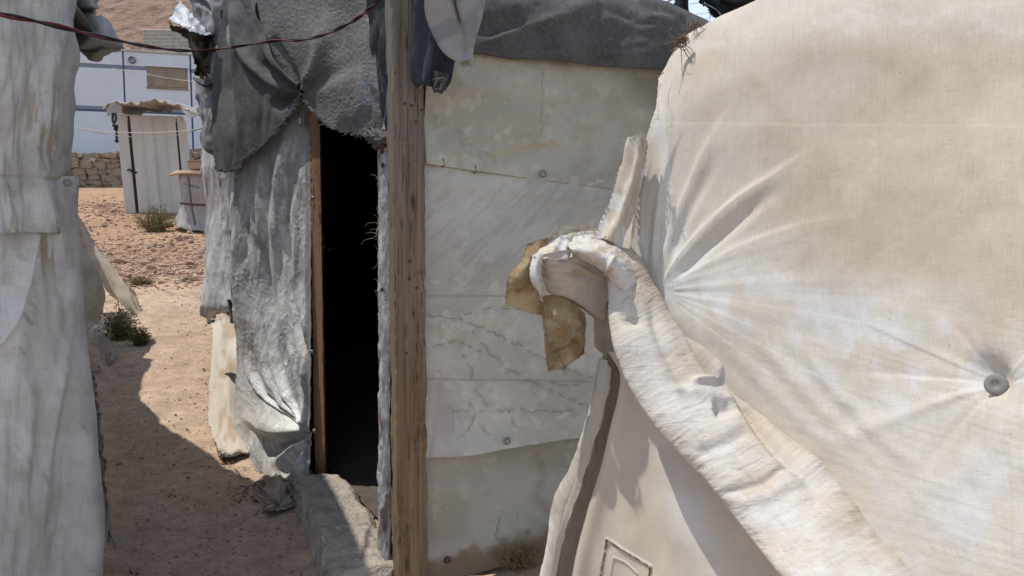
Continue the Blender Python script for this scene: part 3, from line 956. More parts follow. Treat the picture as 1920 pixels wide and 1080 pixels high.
def disc(name, px, py, Y, r_in, r_out, h, mat, parent, tilt=(0, 0), n=28, hole=True):
    """ring of real thickness facing roughly the camera; radii in photo pixels"""
    bm = bmesh.new()
    s = Y / FPX; ro, ri = r_out * s, r_in * s
    prof = [(ri, 0), (ri, h), ((ri + ro) / 2, h * 1.5), (ro * 0.93, h), (ro, h * 0.5), (ro, 0)]
    rings = []
    for k in range(n):
        a = 2 * math.pi * k / n
        rings.append([bm.verts.new((r * math.cos(a), r * math.sin(a), z)) for r, z in prof])
    for k in range(n):
        A, B = rings[k], rings[(k + 1) % n]
        for j in range(len(prof) - 1):
            bm.faces.new((A[j], B[j], B[j + 1], A[j + 1]))
    bmesh.ops.recalc_face_normals(bm, faces=bm.faces)
    mt = Matrix.Rotation(math.radians(90) + tilt[0], 4, 'X')
    mt = Matrix.Translation(P(px, py, Y)) @ Matrix.Rotation(tilt[1], 4, 'Z') @ mt
    bm.transform(mt)
    for f in bm.faces: f.smooth = True
    me = bpy.data.meshes.new(name); bm.to_mesh(me); bm.free()
    return link(name, me, mat, parent)


bpy.data.objects.remove(w)
M['washer'] = plain_mat('grey_plastic_washer', (0.22, 0.21, 0.20), 0.6, 0.1, 60)
disc('washer', 1868, 721, 1.55, 4, 21, 0.003, M['washer'], tentR, (-0.25, -0.75))
disc('screw_head', 1868, 721, 1.552, 0.3, 6, 0.004, M['eyelet'], tentR, (-0.25, -0.75), 12)


# ---- frayed threads
def frays(name, base_pts, n, length, mat, parent, Y, rad=0.0006, down=0.3, seed=1, spread=1.0, sides=3):
    rnd = random.Random(seed)
    B = cr(np.array(base_pts, float), 60); lines = []; rads = []
    for i in range(n):
        b = B[rnd.randrange(60)]
        p = P(b[0] + rnd.uniform(-2, 2), b[1] + rnd.uniform(-2, 2), (b[2] if len(b) > 2 else Y) - 0.004)
        d = Vector((rnd.gauss(0, spread), rnd.gauss(-0.3, 0.4), rnd.gauss(0.2, 1) * spread - down)).normalized()
        L = length * rnd.uniform(0.3, 1.3); ln = [p.copy()]; cur = d
        for k in range(5):
            cur = (cur + Vector((rnd.gauss(0, .45), rnd.gauss(0, .3), rnd.gauss(-0.08, .45)))).normalized()
            p = p + cur * (L / 5); ln.append(p.copy())
        lines.append(ln); rads.append([rad * (1 - 0.12 * k) for k in range(6)])
    o = tube_obj(name, lines, rads, mat, parent, sides)
    o['kind'] = 'stuff'
    return o


frays('frayed_threads', [(1036, 442, 2.36), (1065, 434, 2.36), (1095, 430, 2.36), (1118, 430, 2.37)], 190, 0.035, M['thread'], tentR, 2.36, down=-0.2, seed=3)
frays('frayed_threads', [(1016, 480, 2.29), (1014, 510, 2.28), (1018, 545, 2.29)], 120, 0.02, M['thread'], tentR, 2.29, seed=4)
frays('frayed_threads', [(1182, 262, 2.40), (1196, 254, 2.38), (1206, 262, 2.36), (1204, 285, 2.35)], 120, 0.035, M['thread'], tentR, 2.38, seed=5)
frays('frayed_threads', [(1236, 150, 2.42), (1234, 210, 2.4), (1210, 262, 2.38)], 40, 0.02, M['thread'], tentR, 2.4, seed=6)

twine = empty('twine_knot', P(1283, 78, 2.46), 'bundle of frayed brown twine knotted on the top left corner of the cream tent', 'twine')
tl = [[(1281, 80), (1262, 78), (1245, 82), (1232, 80)], [(1272, 76), (1258, 66), (1254, 58), (1261, 52)], [(1277, 72), (1270, 60), (1266, 52)],
      [(1276, 84), (1278, 105), (1279, 130), (1284, 148)], [(1279, 86), (1287, 102), (1296, 114), (1302, 122)], [(1282, 84), (1290, 96), (1294, 102)],
      [(1284, 84), (1296, 92), (1303, 110), (1301, 118)], [(1275, 84), (1266, 94), (1258, 95), (1254, 92)], [(1272, 88), (1264, 98), (1260, 104)],
      [(1245, 136), (1236, 142), (1229, 146)]]
for t in tl:
    rr = random.uniform(0.0012, 0.0022)
    pts = [P(x, y, 2.46 - 0.012 * k) for k, (x, y) in enumerate(t)]
    L = smooth_line(pts, 14)
    tube_obj('strand', [L], [[rr * (1 - 0.03 * i) for i in range(14)]], M['straw'], twine, 5)
kn = []
rnd = random.Random(8)
for i in range(46):
    cx, cy = rnd.gauss(1279, 6), rnd.gauss(78, 5)
    cx2 = cx
    a = rnd.uniform(0, 6.28); r = rnd.uniform(3, 8)
    kn.append([P(cx2 + r * math.cos(a + k * 0.8), cy - (cx - 1279) * 0.6 + r * 0.8 * math.sin(a + k * 0.8), 2.46 + rnd.uniform(-.012, .006)) for k in range(6)])
tube_obj('knot', kn, 0.0013, M['straw'], twine, 3)
frays('loose_fibres', [(1296, 46, 2.52), (1304, 44, 2.52), (1310, 50, 2.52), (1290, 62, 2.50)], 40, 0.04, M['straw'], twine, 2.42, 0.001, seed=9)

# ================================================================== MIDDLE SHELTER
sh = empty('tarp_shelter', (-0.6, 3.6, 0.0), 'patched shelter of tarps and timber in the middle with an open dark doorway', 'shelter')

# corner post, square timber
pA = [(741, 2.66), (800, 2.70), (790, 2.80), (730, 2.76)]


def vpost(name, foot, zb, zt, mat, parent, rough=0.0025, lean=(0, 0), seg=90):
    base = [P(px, 600, Y) for px, Y in foot]
    rr = random.Random(len(name) * 7 + int(foot[0][0]))
    cen = sum(((Vector((p.x, p.y)) for p in base)), Vector((0, 0))) / 4
    # 3 points per side -> 12-gon with worn, slightly chipped arrises
    ring = []
    for k in range(4):
        a = Vector((base[k].x, base[k].y)); b = Vector((base[(k + 1) % 4].x, base[(k + 1) % 4].y))
        ring += [(a.lerp(b, .04), 1), (a.lerp(b, .35), 0), (a.lerp(b, .68), 0), (a.lerp(b, .96), 1)]
    V = []; n = len(ring)
    chips = [(rr.uniform(zb, zt), rr.randrange(4), rr.uniform(.01, .05), rr.uniform(.003, .009)) for _ in range(16)]
    for i in range(seg + 1):
        t = i / seg; z = zb + (zt - zb) * t
        for k, (q, c) in enumerate(ring):
            d = (q - cen); L = d.length
            off = rr.uniform(-rough, rough) * (1.0 if c else 0.25)
            if c:
                for cz, ck, cw, ca in chips:
                    if ((k + 1) // 4) % 4 == ck: off -= ca * math.exp(-((z - cz) / cw) ** 2)
            q2 = cen + d * (1 + off / L)
            V.append((q2.x + lean[0] * t, q2.y + lean[1] * t, z))
    Fc = [(i * n + k, i * n + (k + 1) % n, (i + 1) * n + (k + 1) % n, (i + 1) * n + k) for i in range(seg) for k in range(n)]
    return link(name, mesh_np(name, np.array(V), np.array(Fc), False), mat, parent)


vpost('corner_post', [(741, 2.66), (799, 2.70), (789, 2.80), (730, 2.76)], -0.15, 2.4, M['post'], sh)
vpost('door_post', [(584, 3.97), (604, 3.90), (608, 4.00), (588, 4.07)], -0.02, 2.25, M['frame'], sh, lean=(0.01, 0))
# nail heads on the post
for (x, y) in ((759, 194), (772, 198), (790, 206), (780, 228), (768, 490), (781, 540), (767, 522), (776, 588), (762, 662)):
    d = disc('nail', x, y, 2.675, 0.05, 2.6, 0.002, M['rust'], sh, (0, 0.05), 8)
tube_obj('bent_nail', [[P(736, 124, 2.69), P(737, 130, 2.67), P(741, 137, 2.66)]], 0.002, M['rust'], sh)

# wrapped inner jamb
cloth('jamb_wrap', [[(712, 150, 2.90), (720, 150, 2.86), (732, 150, 2.84)],
                    [(710, 400, 2.90), (718, 400, 2.85), (731, 400, 2.83)],
                    [(709, 560, 2.90), (719, 560, 2.85), (731, 560, 2.83)],
                    [(710, 700, 2.90), (717, 700, 2.85), (731, 700, 2.83)],
                    [(708, 900, 2.90), (717, 900, 2.85), (731, 900, 2.83)],
                    [(709, 1000, 2.90), (716, 1000, 2.85), (731, 1000, 2.83)],
                    [(704, 1090, 2.90), (716, 1090, 2.85), (731, 1090, 2.83)]], 40, 500, M['silver'], sh,
      lambda PX, PY, U, V: (fbm(PX / 6, PY / 30, 4, 3) - .5) * 0.012 + ridge(PX, PY, [(716, 940), (722, 1000), (715, 1020)], 3, 0.012),
      lambda PX, PY, U, V: mixc(mixc(flat(PX, (0.34, 0.34, 0.36)), (0.17, 0.13, 0.105), sst(0.45, 0.6, fbm(PX / 10, PY / 60, 6, 4)) * sst(560, 760, PY)), (0.55, 0.55, 0.56), sst(0.55, 0.65, fbm(PX / 5, PY / 24, 7, 3)) * (1 - U) ** .5), thick=0.004, jag=3, jsides='l')
vpost('jamb_timber', [(716, 2.90), (729, 2.87), (727, 2.96), (712, 3.0)], -0.1, 2.2, M['post'], sh)
for (x, y) in ((717, 284), (718, 310), (717, 543)):
    disc('nail', x, y, 2.83, 0.05, 4.5, 0.003, M['rust'], sh, (0, -0.7), 10)
frays('frayed_threads', [(711, 300, 2.85), (710, 430, 2.85), (709, 560, 2.85)], 26, 0.04, M['thread'], sh, 2.85, seed=12)
frays('frayed_threads', [(708, 420, 2.85), (708, 445, 2.85)], 12, 0.06, M['thread'], sh, 2.85, seed=13)
frays('barbed_thread', [(610, 460, 3.93), (612, 468, 3.93)], 5, 0.10, M['gray_thread'], sh, 3.93, seed=21)


# right wall tarps
def wY(px): return 2.80 + (px - 800) * 0.00085


def wall_rows(top, bot, off, n=5, x0=797, x1=1330, foff=0.0):
    rows = []
    for k in range(n):
        v = k / (n - 1)
        r = []
        for px in np.linspace(x0, x1, 7):
            t = np.interp(px, [p[0] for p in top], [p[1] for p in top]); b = np.interp(px, [p[0] for p in bot], [p[1] for p in bot])
            r.append((px, t + (b - t) * v, wY(px) - off - foff * v * v))
        rows.append(r)
    return rows


def tarp_base(PX, PY, seed, c1=(0.50, 0.50, 0.46), c2=(0.42, 0.415, 0.37)):
    c1 = (c1[0] * 1.06, c1[1] * 1.03, c1[2] * 0.98); c2 = (c2[0] * 1.06, c2[1] * 1.03, c2[2] * 0.97)
    n = fbm(PX / 90, PY / 70, seed, 5); n2 = fbm(PX / 18, PY / 18, seed + 3, 4)
    C = mixc(flat(PX, c1), c2, sst(0.38, 0.66, n))
    C = mixc(C, tuple(x * 1.16 for x in c1), sst(0.55, 0.75, n2) * 0.6)
    return C


def lines_dark(PX, PY, polys, w, jitter=0):
    d = 0
    jx = (fbm(PX / 11, PY / 11, 5, 3) - .5) * 12; jy = (fbm(PX / 11, PY / 11, 8, 3) - .5) * 12
    for p in polys: d = np.maximum(d, ridge(PX + jx, PY + jy, p, w, 1.0, taper=(0, 0)))
    return d


def up_col(PX, PY, U, V):
    C = tarp_base(PX, PY, 1, (0.47, 0.48, 0.45), (0.40, 0.40, 0.365))
    C = mixc(C, (0.53, 0.53, 0.48), spot(PX, PY, 900, 125, 60, 40) * 0.6)
    n = fbm(PX / 12, PY / 12, 7, 4)
    C = mixc(C, (0.30, 0.26, 0.19), lines_dark(PX, PY, [[(815, 218), (860, 250), (885, 285), (920, 298)]], 11) * sst(0.35, 0.65, n) * 0.55)
    C = mixc(C, (0.52, 0.40, 0.22), lines_dark(PX, PY, [[(915, 296), (960, 280), (1040, 268)]], 4) * 0.6)
    C = mixc(C, (0.42, 0.34, 0.24), lines_dark(PX, PY, [[(1092, 240), (1108, 275)]], 10) * 0.4)
    C = mixc(C, (0.28, 0.28, 0.25), lines_dark(PX, PY, [[(1018, 130), (1015, 180), (1013, 250)]], 1.6) * 0.6)
    C = mixc(C, (0.22, 0.20, 0.17), sst(0.88, 0.93, fbm(PX / 3, PY / 3, 2, 2)) * 0.5)
    return C


VEINS = [[(805, 590), (880, 605), (960, 640), (1010, 668), (1080, 700), (1130, 715)], [(880, 605), (900, 640), (950, 690), (1000, 715), (1060, 745), (1110, 765)],
         [(865, 665), (885, 690), (888, 720), (905, 750), (920, 775)], [(880, 755), (890, 770), (887, 800)], [(887, 795), (905, 805), (925, 815)], [(887, 795), (870, 815), (855, 822)],
         [(955, 770), (962, 790), (970, 805)], [(815, 755), (850, 768), (880, 775)], [(880, 775), (960, 770), (1080, 772)], [(800, 655), (850, 640), (900, 660)], [(1010, 668), (1040, 690), (1060, 700)],
         [(860, 590), (930, 580), (1050, 585)], [(985, 715), (1060, 720), (1100, 716)]]


def mid_col(PX, PY, U, V):
    C = tarp_base(PX, PY, 5, (0.58, 0.575, 0.545), (0.50, 0.49, 0.46))
    C = mixc(C, (0.56, 0.56, 0.545), (1 - sst(380, 560, PY)) * 0.5)
    n = fbm(PX / 9, PY / 9, 7, 4)
    C = mixc(C, (0.20, 0.19, 0.17), lines_dark(PX, PY, VEINS, 1.25) * sst(0.30, 0.52, n) * 0.75)
    C = mixc(C, (0.38, 0.36, 0.32), lines_dark(PX, PY, VEINS, 9) * sst(0.40, 0.7, n) * 0.5)
    net = np.abs(fbm(PX / 70 + PY / 160, PY / 34 - PX / 160, 9, 4) - 0.5)
    C = mixc(C, (0.30, 0.285, 0.26), (1 - sst(0.0, 0.010, net)) * sst(0.45, 0.62, fbm(PX / 60, PY / 60, 2, 3)) * sst(560, 620, PY) * 0.6)
    net = np.abs(fbm(PX / 120 - PY / 130, PY / 60 + PX / 120, 12, 4) - 0.5)
    C = mixc(C, (0.36, 0.35, 0.33), (1 - sst(0.0, 0.006, net)) * 0.35)
    for y0, s in ((555, 0.0), (711, 0.012)):
        C = mixc(C, (0.30, 0.29, 0.26), np.exp(-((PY - y0 - (PX - 800) * s) / 1.3) ** 2) * 0.7)
    C = mixc(C, (0.37, 0.365, 0.36), sst(0.5, 0.72, fbm((PX + PY) / 9, (PX - PY) / 60, 3, 3)) * (1 - sst(560, 600, PY)) * 0.35)
    C = mixc(C, (0.42, 0.41, 0.42), spot(PX, PY, 835, 790, 26, 50) * 0.6)
    C = mixc(C, (0.12, 0.10, 0.09), sst(0.90, 0.94, fbm(PX / 3, PY / 3, 4, 2)) * 0.7)
    C = mixc(C, (0.56, 0.55, 0.52), np.exp(-((PY - (836 - (PX - 800) * .12)) / 13) ** 2) * 0.5)
    return C


def low_col(PX, PY, U, V):
    C = tarp_base(PX, PY, 9, (0.475, 0.46, 0.42), (0.41, 0.39, 0.345))
    C = mixc(C, (0.34, 0.27, 0.18), lines_dark(PX, PY, [[(1008, 850), (1018, 890), (1005, 930), (1030, 960)]], 10) * 0.5)
    C = mixc(C, (0.27, 0.185, 0.115), sst(-28, 8, PY - (1062 - (PX - 800) * 0.26) + (fbm(PX / 20, PY / 20, 2, 3) - .5) * 40) * 0.9)
    C = mixc(C, (0.15, 0.13, 0.11), sst(0.86, 0.92, fbm(PX / 3, PY / 3, 6, 2)) * 0.5)
    C = mixc(C, (0.17, 0.15, 0.11), lines_dark(PX, PY, [[(938, 970), (930, 1000), (936, 1012)], [(970, 960), (972, 975)]], 1.1) * 0.8)
    return C


cloth('lower_tarp', wall_rows([(797, 780), (1330, 740)], [(797, 1100), (1030, 1040), (1330, 960)], 0.0), 300, 190, M['tarp'], sh,
      lambda PX, PY, U, V: (fbm(PX / 90, PY / 120, 4, 3) - .5) * 0.02, low_col, thick=0.003, jag=2, jsides='b')
cloth('middle_tarp', wall_rows([(786, 290), (1330, 365)], [(786, 860), (860, 857), (1085, 820), (1330, 790)], 0.045, 5, 790, 1330, 0.03), 380, 400, M['tarp'], sh,
      lambda PX, PY, U, V: (fbm(PX / 120, PY / 120, 6, 3) - .5) * 0.02 - lines_dark(PX, PY, VEINS, 4) * 0.0004 - ridge(PX, PY, [(822, 700), (818, 780), (806, 850)], 5, 0.008, taper=(0, 0)) + ridge(PX, PY, [(845, 760), (848, 830)], 4, 0.006)
      + sum(ridge(PX, PY, [(800, 560 + 16 * i), (900, 590 + 36 * i), (1060, 620 + 62 * i)], 5, 0.004 * (-1) ** i, 14) for i in range(4)) + (fbm(PX / 30 + PY / 60, PY / 26 - PX / 60, 11, 3) - .5) * 0.010 * sst(540, 620, PY) + ridge(PX, PY, [(800, 335), (900, 350), (1150, 380)], 10, 0.006, taper=(0, 0)), mid_col, thick=0.003, jag=1.5, jsides='b')
cloth('upper_tarp', wall_rows([(797, 10), (1330, 60)], [(797, 307), (900, 322), (1155, 356), (1330, 385)], 0.055), 380, 260, M['tarp'], sh,
      lambda PX, PY, U, V: (fbm(PX / 90, PY / 80, 2, 4) - .5) * 0.045 + ridge(PX, PY, [(870, 170), (950, 150), (1020, 120)], 14, 0.010, 20) + ridge(PX, PY, [(840, 110), (870, 160), (865, 220)], 10, 0.010, 16) + (fbm(PX / 24, PY / 24, 3, 3) - .5) * 0.008,
      up_col, thick=0.003)
disc('eyelet', 1018, 326, wY(1018) - 0.062, 4, 7.5, 0.003, M['eyelet'], sh, (0, 0.3))
disc('eyelet', 951, 827, wY(951) - 0.085, 4, 7.5, 0.003, M['eyelet'], sh, (0, 0.3))
disc('eyelet', 839, 1050, wY(839) - 0.012, 3, 7, 0.004, M['rust_eyelet'], sh, (0, 0.3))
for x, y in ((831, 306), (891, 318)):
    tube_obj('wire_tie', [smooth_line([P(x, y - 9, wY(x) - 0.066), P(x + 2, y, wY(x) - 0.075), P(x, y + 7, wY(x) - 0.06), P(x - 5, y + 5, wY(x) - 0.06)], 8)], 0.0015, M['rust'], sh)

# unseen shell: roof, back, inner lining keep the room dark
def wallseg(name, a, b, z0, z1, mat, parent, t=0.02):
    a = Vector(a).to_3d(); b = Vector(b).to_3d(); d = (b - a).normalized(); n = Vector((-d.y, d.x, 0)) * t
    c = [Vector((q.x, q.y, z)) for z in (z0, z1) for q in (a, b, b + n, a + n)]
    return link(name, box_mesh(name, c), mat, parent)


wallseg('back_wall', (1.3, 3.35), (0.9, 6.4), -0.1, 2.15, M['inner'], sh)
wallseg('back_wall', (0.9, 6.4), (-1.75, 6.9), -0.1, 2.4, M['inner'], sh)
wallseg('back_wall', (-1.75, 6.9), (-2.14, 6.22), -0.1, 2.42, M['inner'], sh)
wallseg('light_block_lining', (1.25, 3.42), (-0.26, 2.98), -0.1, 2.05, M['inner'], sh)
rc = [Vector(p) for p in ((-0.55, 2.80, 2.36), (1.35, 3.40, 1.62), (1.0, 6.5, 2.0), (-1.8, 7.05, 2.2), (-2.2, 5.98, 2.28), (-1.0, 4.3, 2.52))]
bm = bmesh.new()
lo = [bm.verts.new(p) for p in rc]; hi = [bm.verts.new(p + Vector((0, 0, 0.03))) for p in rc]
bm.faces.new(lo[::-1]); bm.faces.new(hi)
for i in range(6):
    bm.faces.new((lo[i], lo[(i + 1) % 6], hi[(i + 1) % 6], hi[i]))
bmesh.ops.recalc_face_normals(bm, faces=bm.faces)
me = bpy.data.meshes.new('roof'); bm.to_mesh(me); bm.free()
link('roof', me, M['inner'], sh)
# lining added behind the flap against sun leaks; lintel above the opening
wallseg('light_block_lining', (-1.03, 4.14), (-2.12, 6.25), -0.1, 2.55, M['inner'], sh)
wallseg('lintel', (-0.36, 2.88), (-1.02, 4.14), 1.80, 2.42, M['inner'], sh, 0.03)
# floor inside, colour darkened to stand in for doorway shade
fl = [(-0.35, 3.0), (1.2, 3.5), (0.85, 6.3), (-1.7, 6.8), (-2.05, 6.1), (-0.98, 4.15)]
V_ = [(x, y, G(x, y) + 0.03 + 0.02 * (y > 5)) for x, y in fl]
bm = bmesh.new(); bm.faces.new([bm.verts.new(v) for v in V_]); me = bpy.data.meshes.new('floor'); bm.to_mesh(me); bm.free()
M['shade_floor'] = plain_mat('shade_dark_floor', (0.11, 0.095, 0.08), 0.95, 0.2, 8, 0.5)
link('floor', me, M['shade_floor'], sh)


# ---- silver flap beside the door
def sil_disp(PX, PY, U, V):
    R = lambda *a, **k: ridge(PX, PY, *a, **k)
    D = (fbm(PX / 50, PY / 220, 4, 3) - 0.5) * 0.07
    D += (fbm(PX / 26 + PY / 150, PY / 160, 2, 3) - 0.5) * 0.02
    D -= (1 - sst(0.0, 0.03, np.abs(fbm(PX / 14 + PY / 130, PY / 90 + PX / 90, 10, 4) - .5))) * 0.0012
    D += (1 - sst(0.0, 0.05, np.abs(fbm(PX / 22 - PY / 60, PY / 50 + PX / 40, 13, 4) - .5))) * 0.0016
    D += (ridged(PX / 26 - PY / 30, PY / 60 + PX / 60, 9, 2) - 0.5) * 0.004 * sst(480, 650, PY)
    for k in range(9):
        x0 = 452 + k * 14
        D += R([(x0 + 6 * math.sin(k * 2.1), 250 + 37 * (k % 3)), (x0 - 4, 420), (x0 + 8 * math.sin(k * 1.3), 560), (x0 + 22 + k * 3, 720), (583, 800)], 4, 0.017 * (1, -1, .6)[k % 3], 6, asym=(1, -1, 0)[k % 3], taper=(1, 0))
    D += R([(583, 806), (540, 812), (490, 800), (450, 770)], 10, 0.06, 30, asym=-1, taper=(0, 1))
    D -= R([(580, 815), (530, 838), (480, 850)], 6, 0.06, 12, taper=(0, 1))
    D += R([(580, 818), (545, 850), (510, 885)], 6, 0.04, 10, taper=(0, 1))
    D -= R([(578, 830), (550, 868), (525, 895)], 5, 0.055, 8, taper=(0, 1))
    D += R([(576, 840), (560, 880), (540, 912)], 5, 0.03, 7, taper=(0, 1))
    D += R([(470, 320), (455, 420), (462, 560), (500, 700), (570, 790)], 12, 0.035, 16)
    D += R([(550, 240), (535, 330), (520, 450), (512, 560)], 8, 0.022, 14)
    D -= R([(560, 240), (556, 330), (548, 450)], 5, 0.02, 8)
    D -= R([(480, 430), (498, 520), (512, 640)], 7, 0.018, 10)
    D *= 1 - 0.85 * sst(0.90, 0.97, U)
    return D


def sil_col(PX, PY, U, V):
    n = fbm(PX / 4 + PY / 40, PY / 22, 4, 5); n2 = fbm(PX / 40, PY / 70, 7, 4); n3 = fbm(PX / 9, PY / 7, 9, 3)
    nd_ = fbm((PX + PY * 0.9) / 4, (PX - PY) / 50, 11, 3)
    g = (0.25, 0.255, 0.262)
    lower = sst(430, 600, PY) * sst(0.2, 0.6, U)
    C = mixc(flat(PX, (0.70, 0.71, 0.71)), g, sst(0.46, 0.64, n * 0.5 + n2 * 0.5 + 0.05 * lower) * 0.62)
    w1 = np.abs(fbm(PX / 14 + PY / 130, PY / 90 + PX / 90, 10, 4) - .5); w2 = np.abs(fbm(PX / 22 - PY / 60, PY / 50 + PX / 40, 13, 4) - .5); w3 = np.abs(fbm(PX / 7, PY / 60, 15, 3) - .5)
    C = mixc(C, (0.22, 0.225, 0.23), (1 - sst(0.0, 0.016, w1)) * 0.55)
    C = mixc(C, (0.24, 0.24, 0.245), (1 - sst(0.0, 0.010, w2)) * 0.5)
    C = mixc(C, (0.78, 0.79, 0.79), (1 - sst(0.0, 0.03, w3)) * 0.5)
    C = mixc(C, (0.66, 0.67, 0.68), sst(0.60, 0.70, nd_) * lower * 0.7)
    C = mixc(C, (0.33, 0.335, 0.34), sst(0.54, 0.60, fbm(PX / 2.4 + PY / 70, PY / 30, 14, 3)) * sst(0.42, 0.55, n2) * 0.6)
    C = mixc(C, (0.55, 0.555, 0.55), sst(0.55, 0.7, n3) * 0.5)
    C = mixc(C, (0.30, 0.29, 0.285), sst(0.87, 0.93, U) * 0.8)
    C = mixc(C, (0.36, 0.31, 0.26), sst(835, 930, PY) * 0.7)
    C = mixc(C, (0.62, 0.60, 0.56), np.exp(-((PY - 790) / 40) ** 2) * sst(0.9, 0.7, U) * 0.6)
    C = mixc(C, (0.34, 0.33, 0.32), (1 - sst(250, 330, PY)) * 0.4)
    return C


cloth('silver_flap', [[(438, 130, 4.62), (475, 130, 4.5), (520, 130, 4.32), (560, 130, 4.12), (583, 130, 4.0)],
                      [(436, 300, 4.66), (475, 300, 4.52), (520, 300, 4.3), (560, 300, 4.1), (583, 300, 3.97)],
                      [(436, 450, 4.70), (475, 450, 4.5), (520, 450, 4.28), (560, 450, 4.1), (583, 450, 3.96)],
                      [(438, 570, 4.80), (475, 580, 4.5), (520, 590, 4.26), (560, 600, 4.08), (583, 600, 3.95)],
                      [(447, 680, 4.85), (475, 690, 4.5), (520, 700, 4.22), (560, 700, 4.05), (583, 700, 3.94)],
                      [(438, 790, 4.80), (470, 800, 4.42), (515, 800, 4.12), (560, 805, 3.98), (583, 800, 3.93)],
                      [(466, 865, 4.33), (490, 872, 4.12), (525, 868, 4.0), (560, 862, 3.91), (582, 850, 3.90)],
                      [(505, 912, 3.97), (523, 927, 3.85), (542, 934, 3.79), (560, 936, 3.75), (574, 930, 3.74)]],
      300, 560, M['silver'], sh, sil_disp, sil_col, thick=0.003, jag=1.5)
for x, y in ((587, 372), (585, 660), (590, 808)):
    disc('flap_button', x, y, 3.92, 0.2, 4.5, 0.006, M['eyelet'], sh, (0, -0.5), 12)
0 and vpost('flap_batten', [(577, 4.03), (587, 3.985), (589, 4.02), (579, 4.07)], 0.0, 2.2, M['frame'], sh)


def side_col(PX, PY, U, V):
    n = fbm(PX / 5 + PY / 70, PY / 30, 5, 4); n2 = fbm(PX / 20, PY / 60, 8, 3)
    C = mixc(flat(PX, (0.60, 0.625, 0.65)), (0.36, 0.39, 0.43), sst(0.44, 0.62, n * .5 + n2 * .5) * .7)
    w1 = np.abs(fbm(PX / 7 + PY / 60, PY / 40 + PX / 40, 10, 4) - .5)
    return mixc(C, (0.22, 0.24, 0.27), (1 - sst(0.0, 0.025, w1)) * 0.6)


cloth('side_tarp', [[(372, 150, 6.1), (400, 150, 5.5), (450, 150, 4.9)],
                    [(377, 290, 6.1), (405, 290, 5.5), (450, 300, 4.9)],
                    [(384, 430, 6.1), (410, 430, 5.5), (450, 440, 4.9)],
                    [(382, 520, 6.05), (405, 520, 5.5), (448, 530, 4.95)],
                    [(376, 570, 6.0), (402, 575, 5.5), (438, 570, 5.0)],
                    [(392, 606, 5.9), (412, 585, 5.5), (442, 600, 5.05)]], 160, 420, M['silver'], sh,
      lambda PX, PY, U, V: (fbm(PX / 16, PY / 140, 4, 3) - .5) * 0.10 + (ridged(PX / 9, PY / 60, 3, 3) - .5) * 0.012 - ridge(PX, PY, [(424, 430), (428, 500), (436, 560)], 3, 0.06, taper=(1, 0)), side_col, thick=0.004, jag=3)
# greyer upper corner sheet, roof lip and its torn shiny end
cloth('upper_side_sheet', [[(350, -40, 5.4), (385, -40, 5.0), (440, -40, 4.6)],
                           [(352, 0, 5.4), (385, 0, 5.0), (440, 10, 4.6)],
                           [(372, 90, 5.3), (392, 90, 5.0), (440, 90, 4.6)],
                           [(370, 160, 5.3), (392, 165, 5.0), (440, 170, 4.65)],
                           [(374, 210, 5.3), (396, 220, 5.0), (440, 230, 4.7)],
                           [(380, 262, 5.3), (398, 292, 5.05), (440, 300, 4.75)]], 100, 220, M['canvas_left'], sh,
      lambda PX, PY, U, V: (fbm(PX / 20, PY / 50, 6, 3) - .5) * 0.08 - ridge(PX, PY, [(362, 0), (385, 12), (404, 30)], 4, .05, taper=(0, 1)),
      lambda PX, PY, U, V: mixc(flat(PX, (0.36, 0.35, 0.345)), (0.24, 0.24, 0.25), sst(0.4, 0.6, fbm(PX / 20, PY / 40, 4, 4))), thick=0.004)
cloth('torn_roof_corner', [[(334, 0, 5.0), (348, 10, 4.9), (366, 28, 4.85), (384, 48, 4.8)],
                           [(324, 22, 4.9), (340, 30, 4.8), (362, 46, 4.75), (392, 60, 4.75)],
                           [(316, 38, 4.85), (334, 46, 4.76), (360, 58, 4.72), (398, 66, 4.72)]], 90, 50, M['silver'], sh,
      lambda PX, PY, U, V: (fbm(PX / 22, PY / 22, 5, 2) - .5) * 0.05, lambda PX, PY, U, V: mixc(flat(PX, (0.42, 0.46, 0.50)), (0.28, 0.31, 0.35), sst(0.45, 0.6, fbm(PX / 12 , PY / 6, 4, 3))), thick=0.004, jag=1.5)
cloth('torn_shreds', [[(318, 42, 4.88), (345, 52, 4.82), (375, 60, 4.8), (402, 64, 4.8)],
                      [(330, 58, 4.95), (352, 66, 4.9), (380, 80, 4.9), (404, 90, 4.85)],
                      [(350, 62, 5.0), (366, 100, 5.0), (388, 100, 5.0), (404, 110, 4.9)],
                      [(372, 140, 5.1), (374, 142, 5.1), (390, 140, 5.1), (404, 130, 4.95)]], 60, 70, M['brown_flap'], sh,
      lambda PX, PY, U, V: (fbm(PX / 16, PY / 30, 2, 3) - .5) * 0.08, lambda PX, PY, U, V: mixc(mixc(flat(PX, (0.20, 0.16, 0.13)), (0.06, 0.05, 0.05), sst(0.4, 0.6, fbm(PX / 12, PY / 12, 3, 3))), (0.5, 0.46, 0.4), spot(PX, PY, 366, 90, 7, 26, -0.3)), thick=0.004, jag=5)
tube_obj('support_pole', [[P(352, 62, 5.1), P(366, 100, 5.1), P(380, 150, 5.1)]], 0.014, M['pole'], sh, 6)
cloth('side_pocket', [[(360, 144, 5.15), (382, 148, 5.0), (408, 146, 4.9)], [(364, 150, 5.05), (384, 160, 4.93), (406, 154, 4.9)], [(372, 158, 5.15), (385, 164, 5.0), (400, 160, 4.95)]], 30, 20, M['dark_blanket'], sh, None,
      lambda PX, PY, U, V: flat(PX, (0.10, 0.10, 0.11)), thick=0.005)
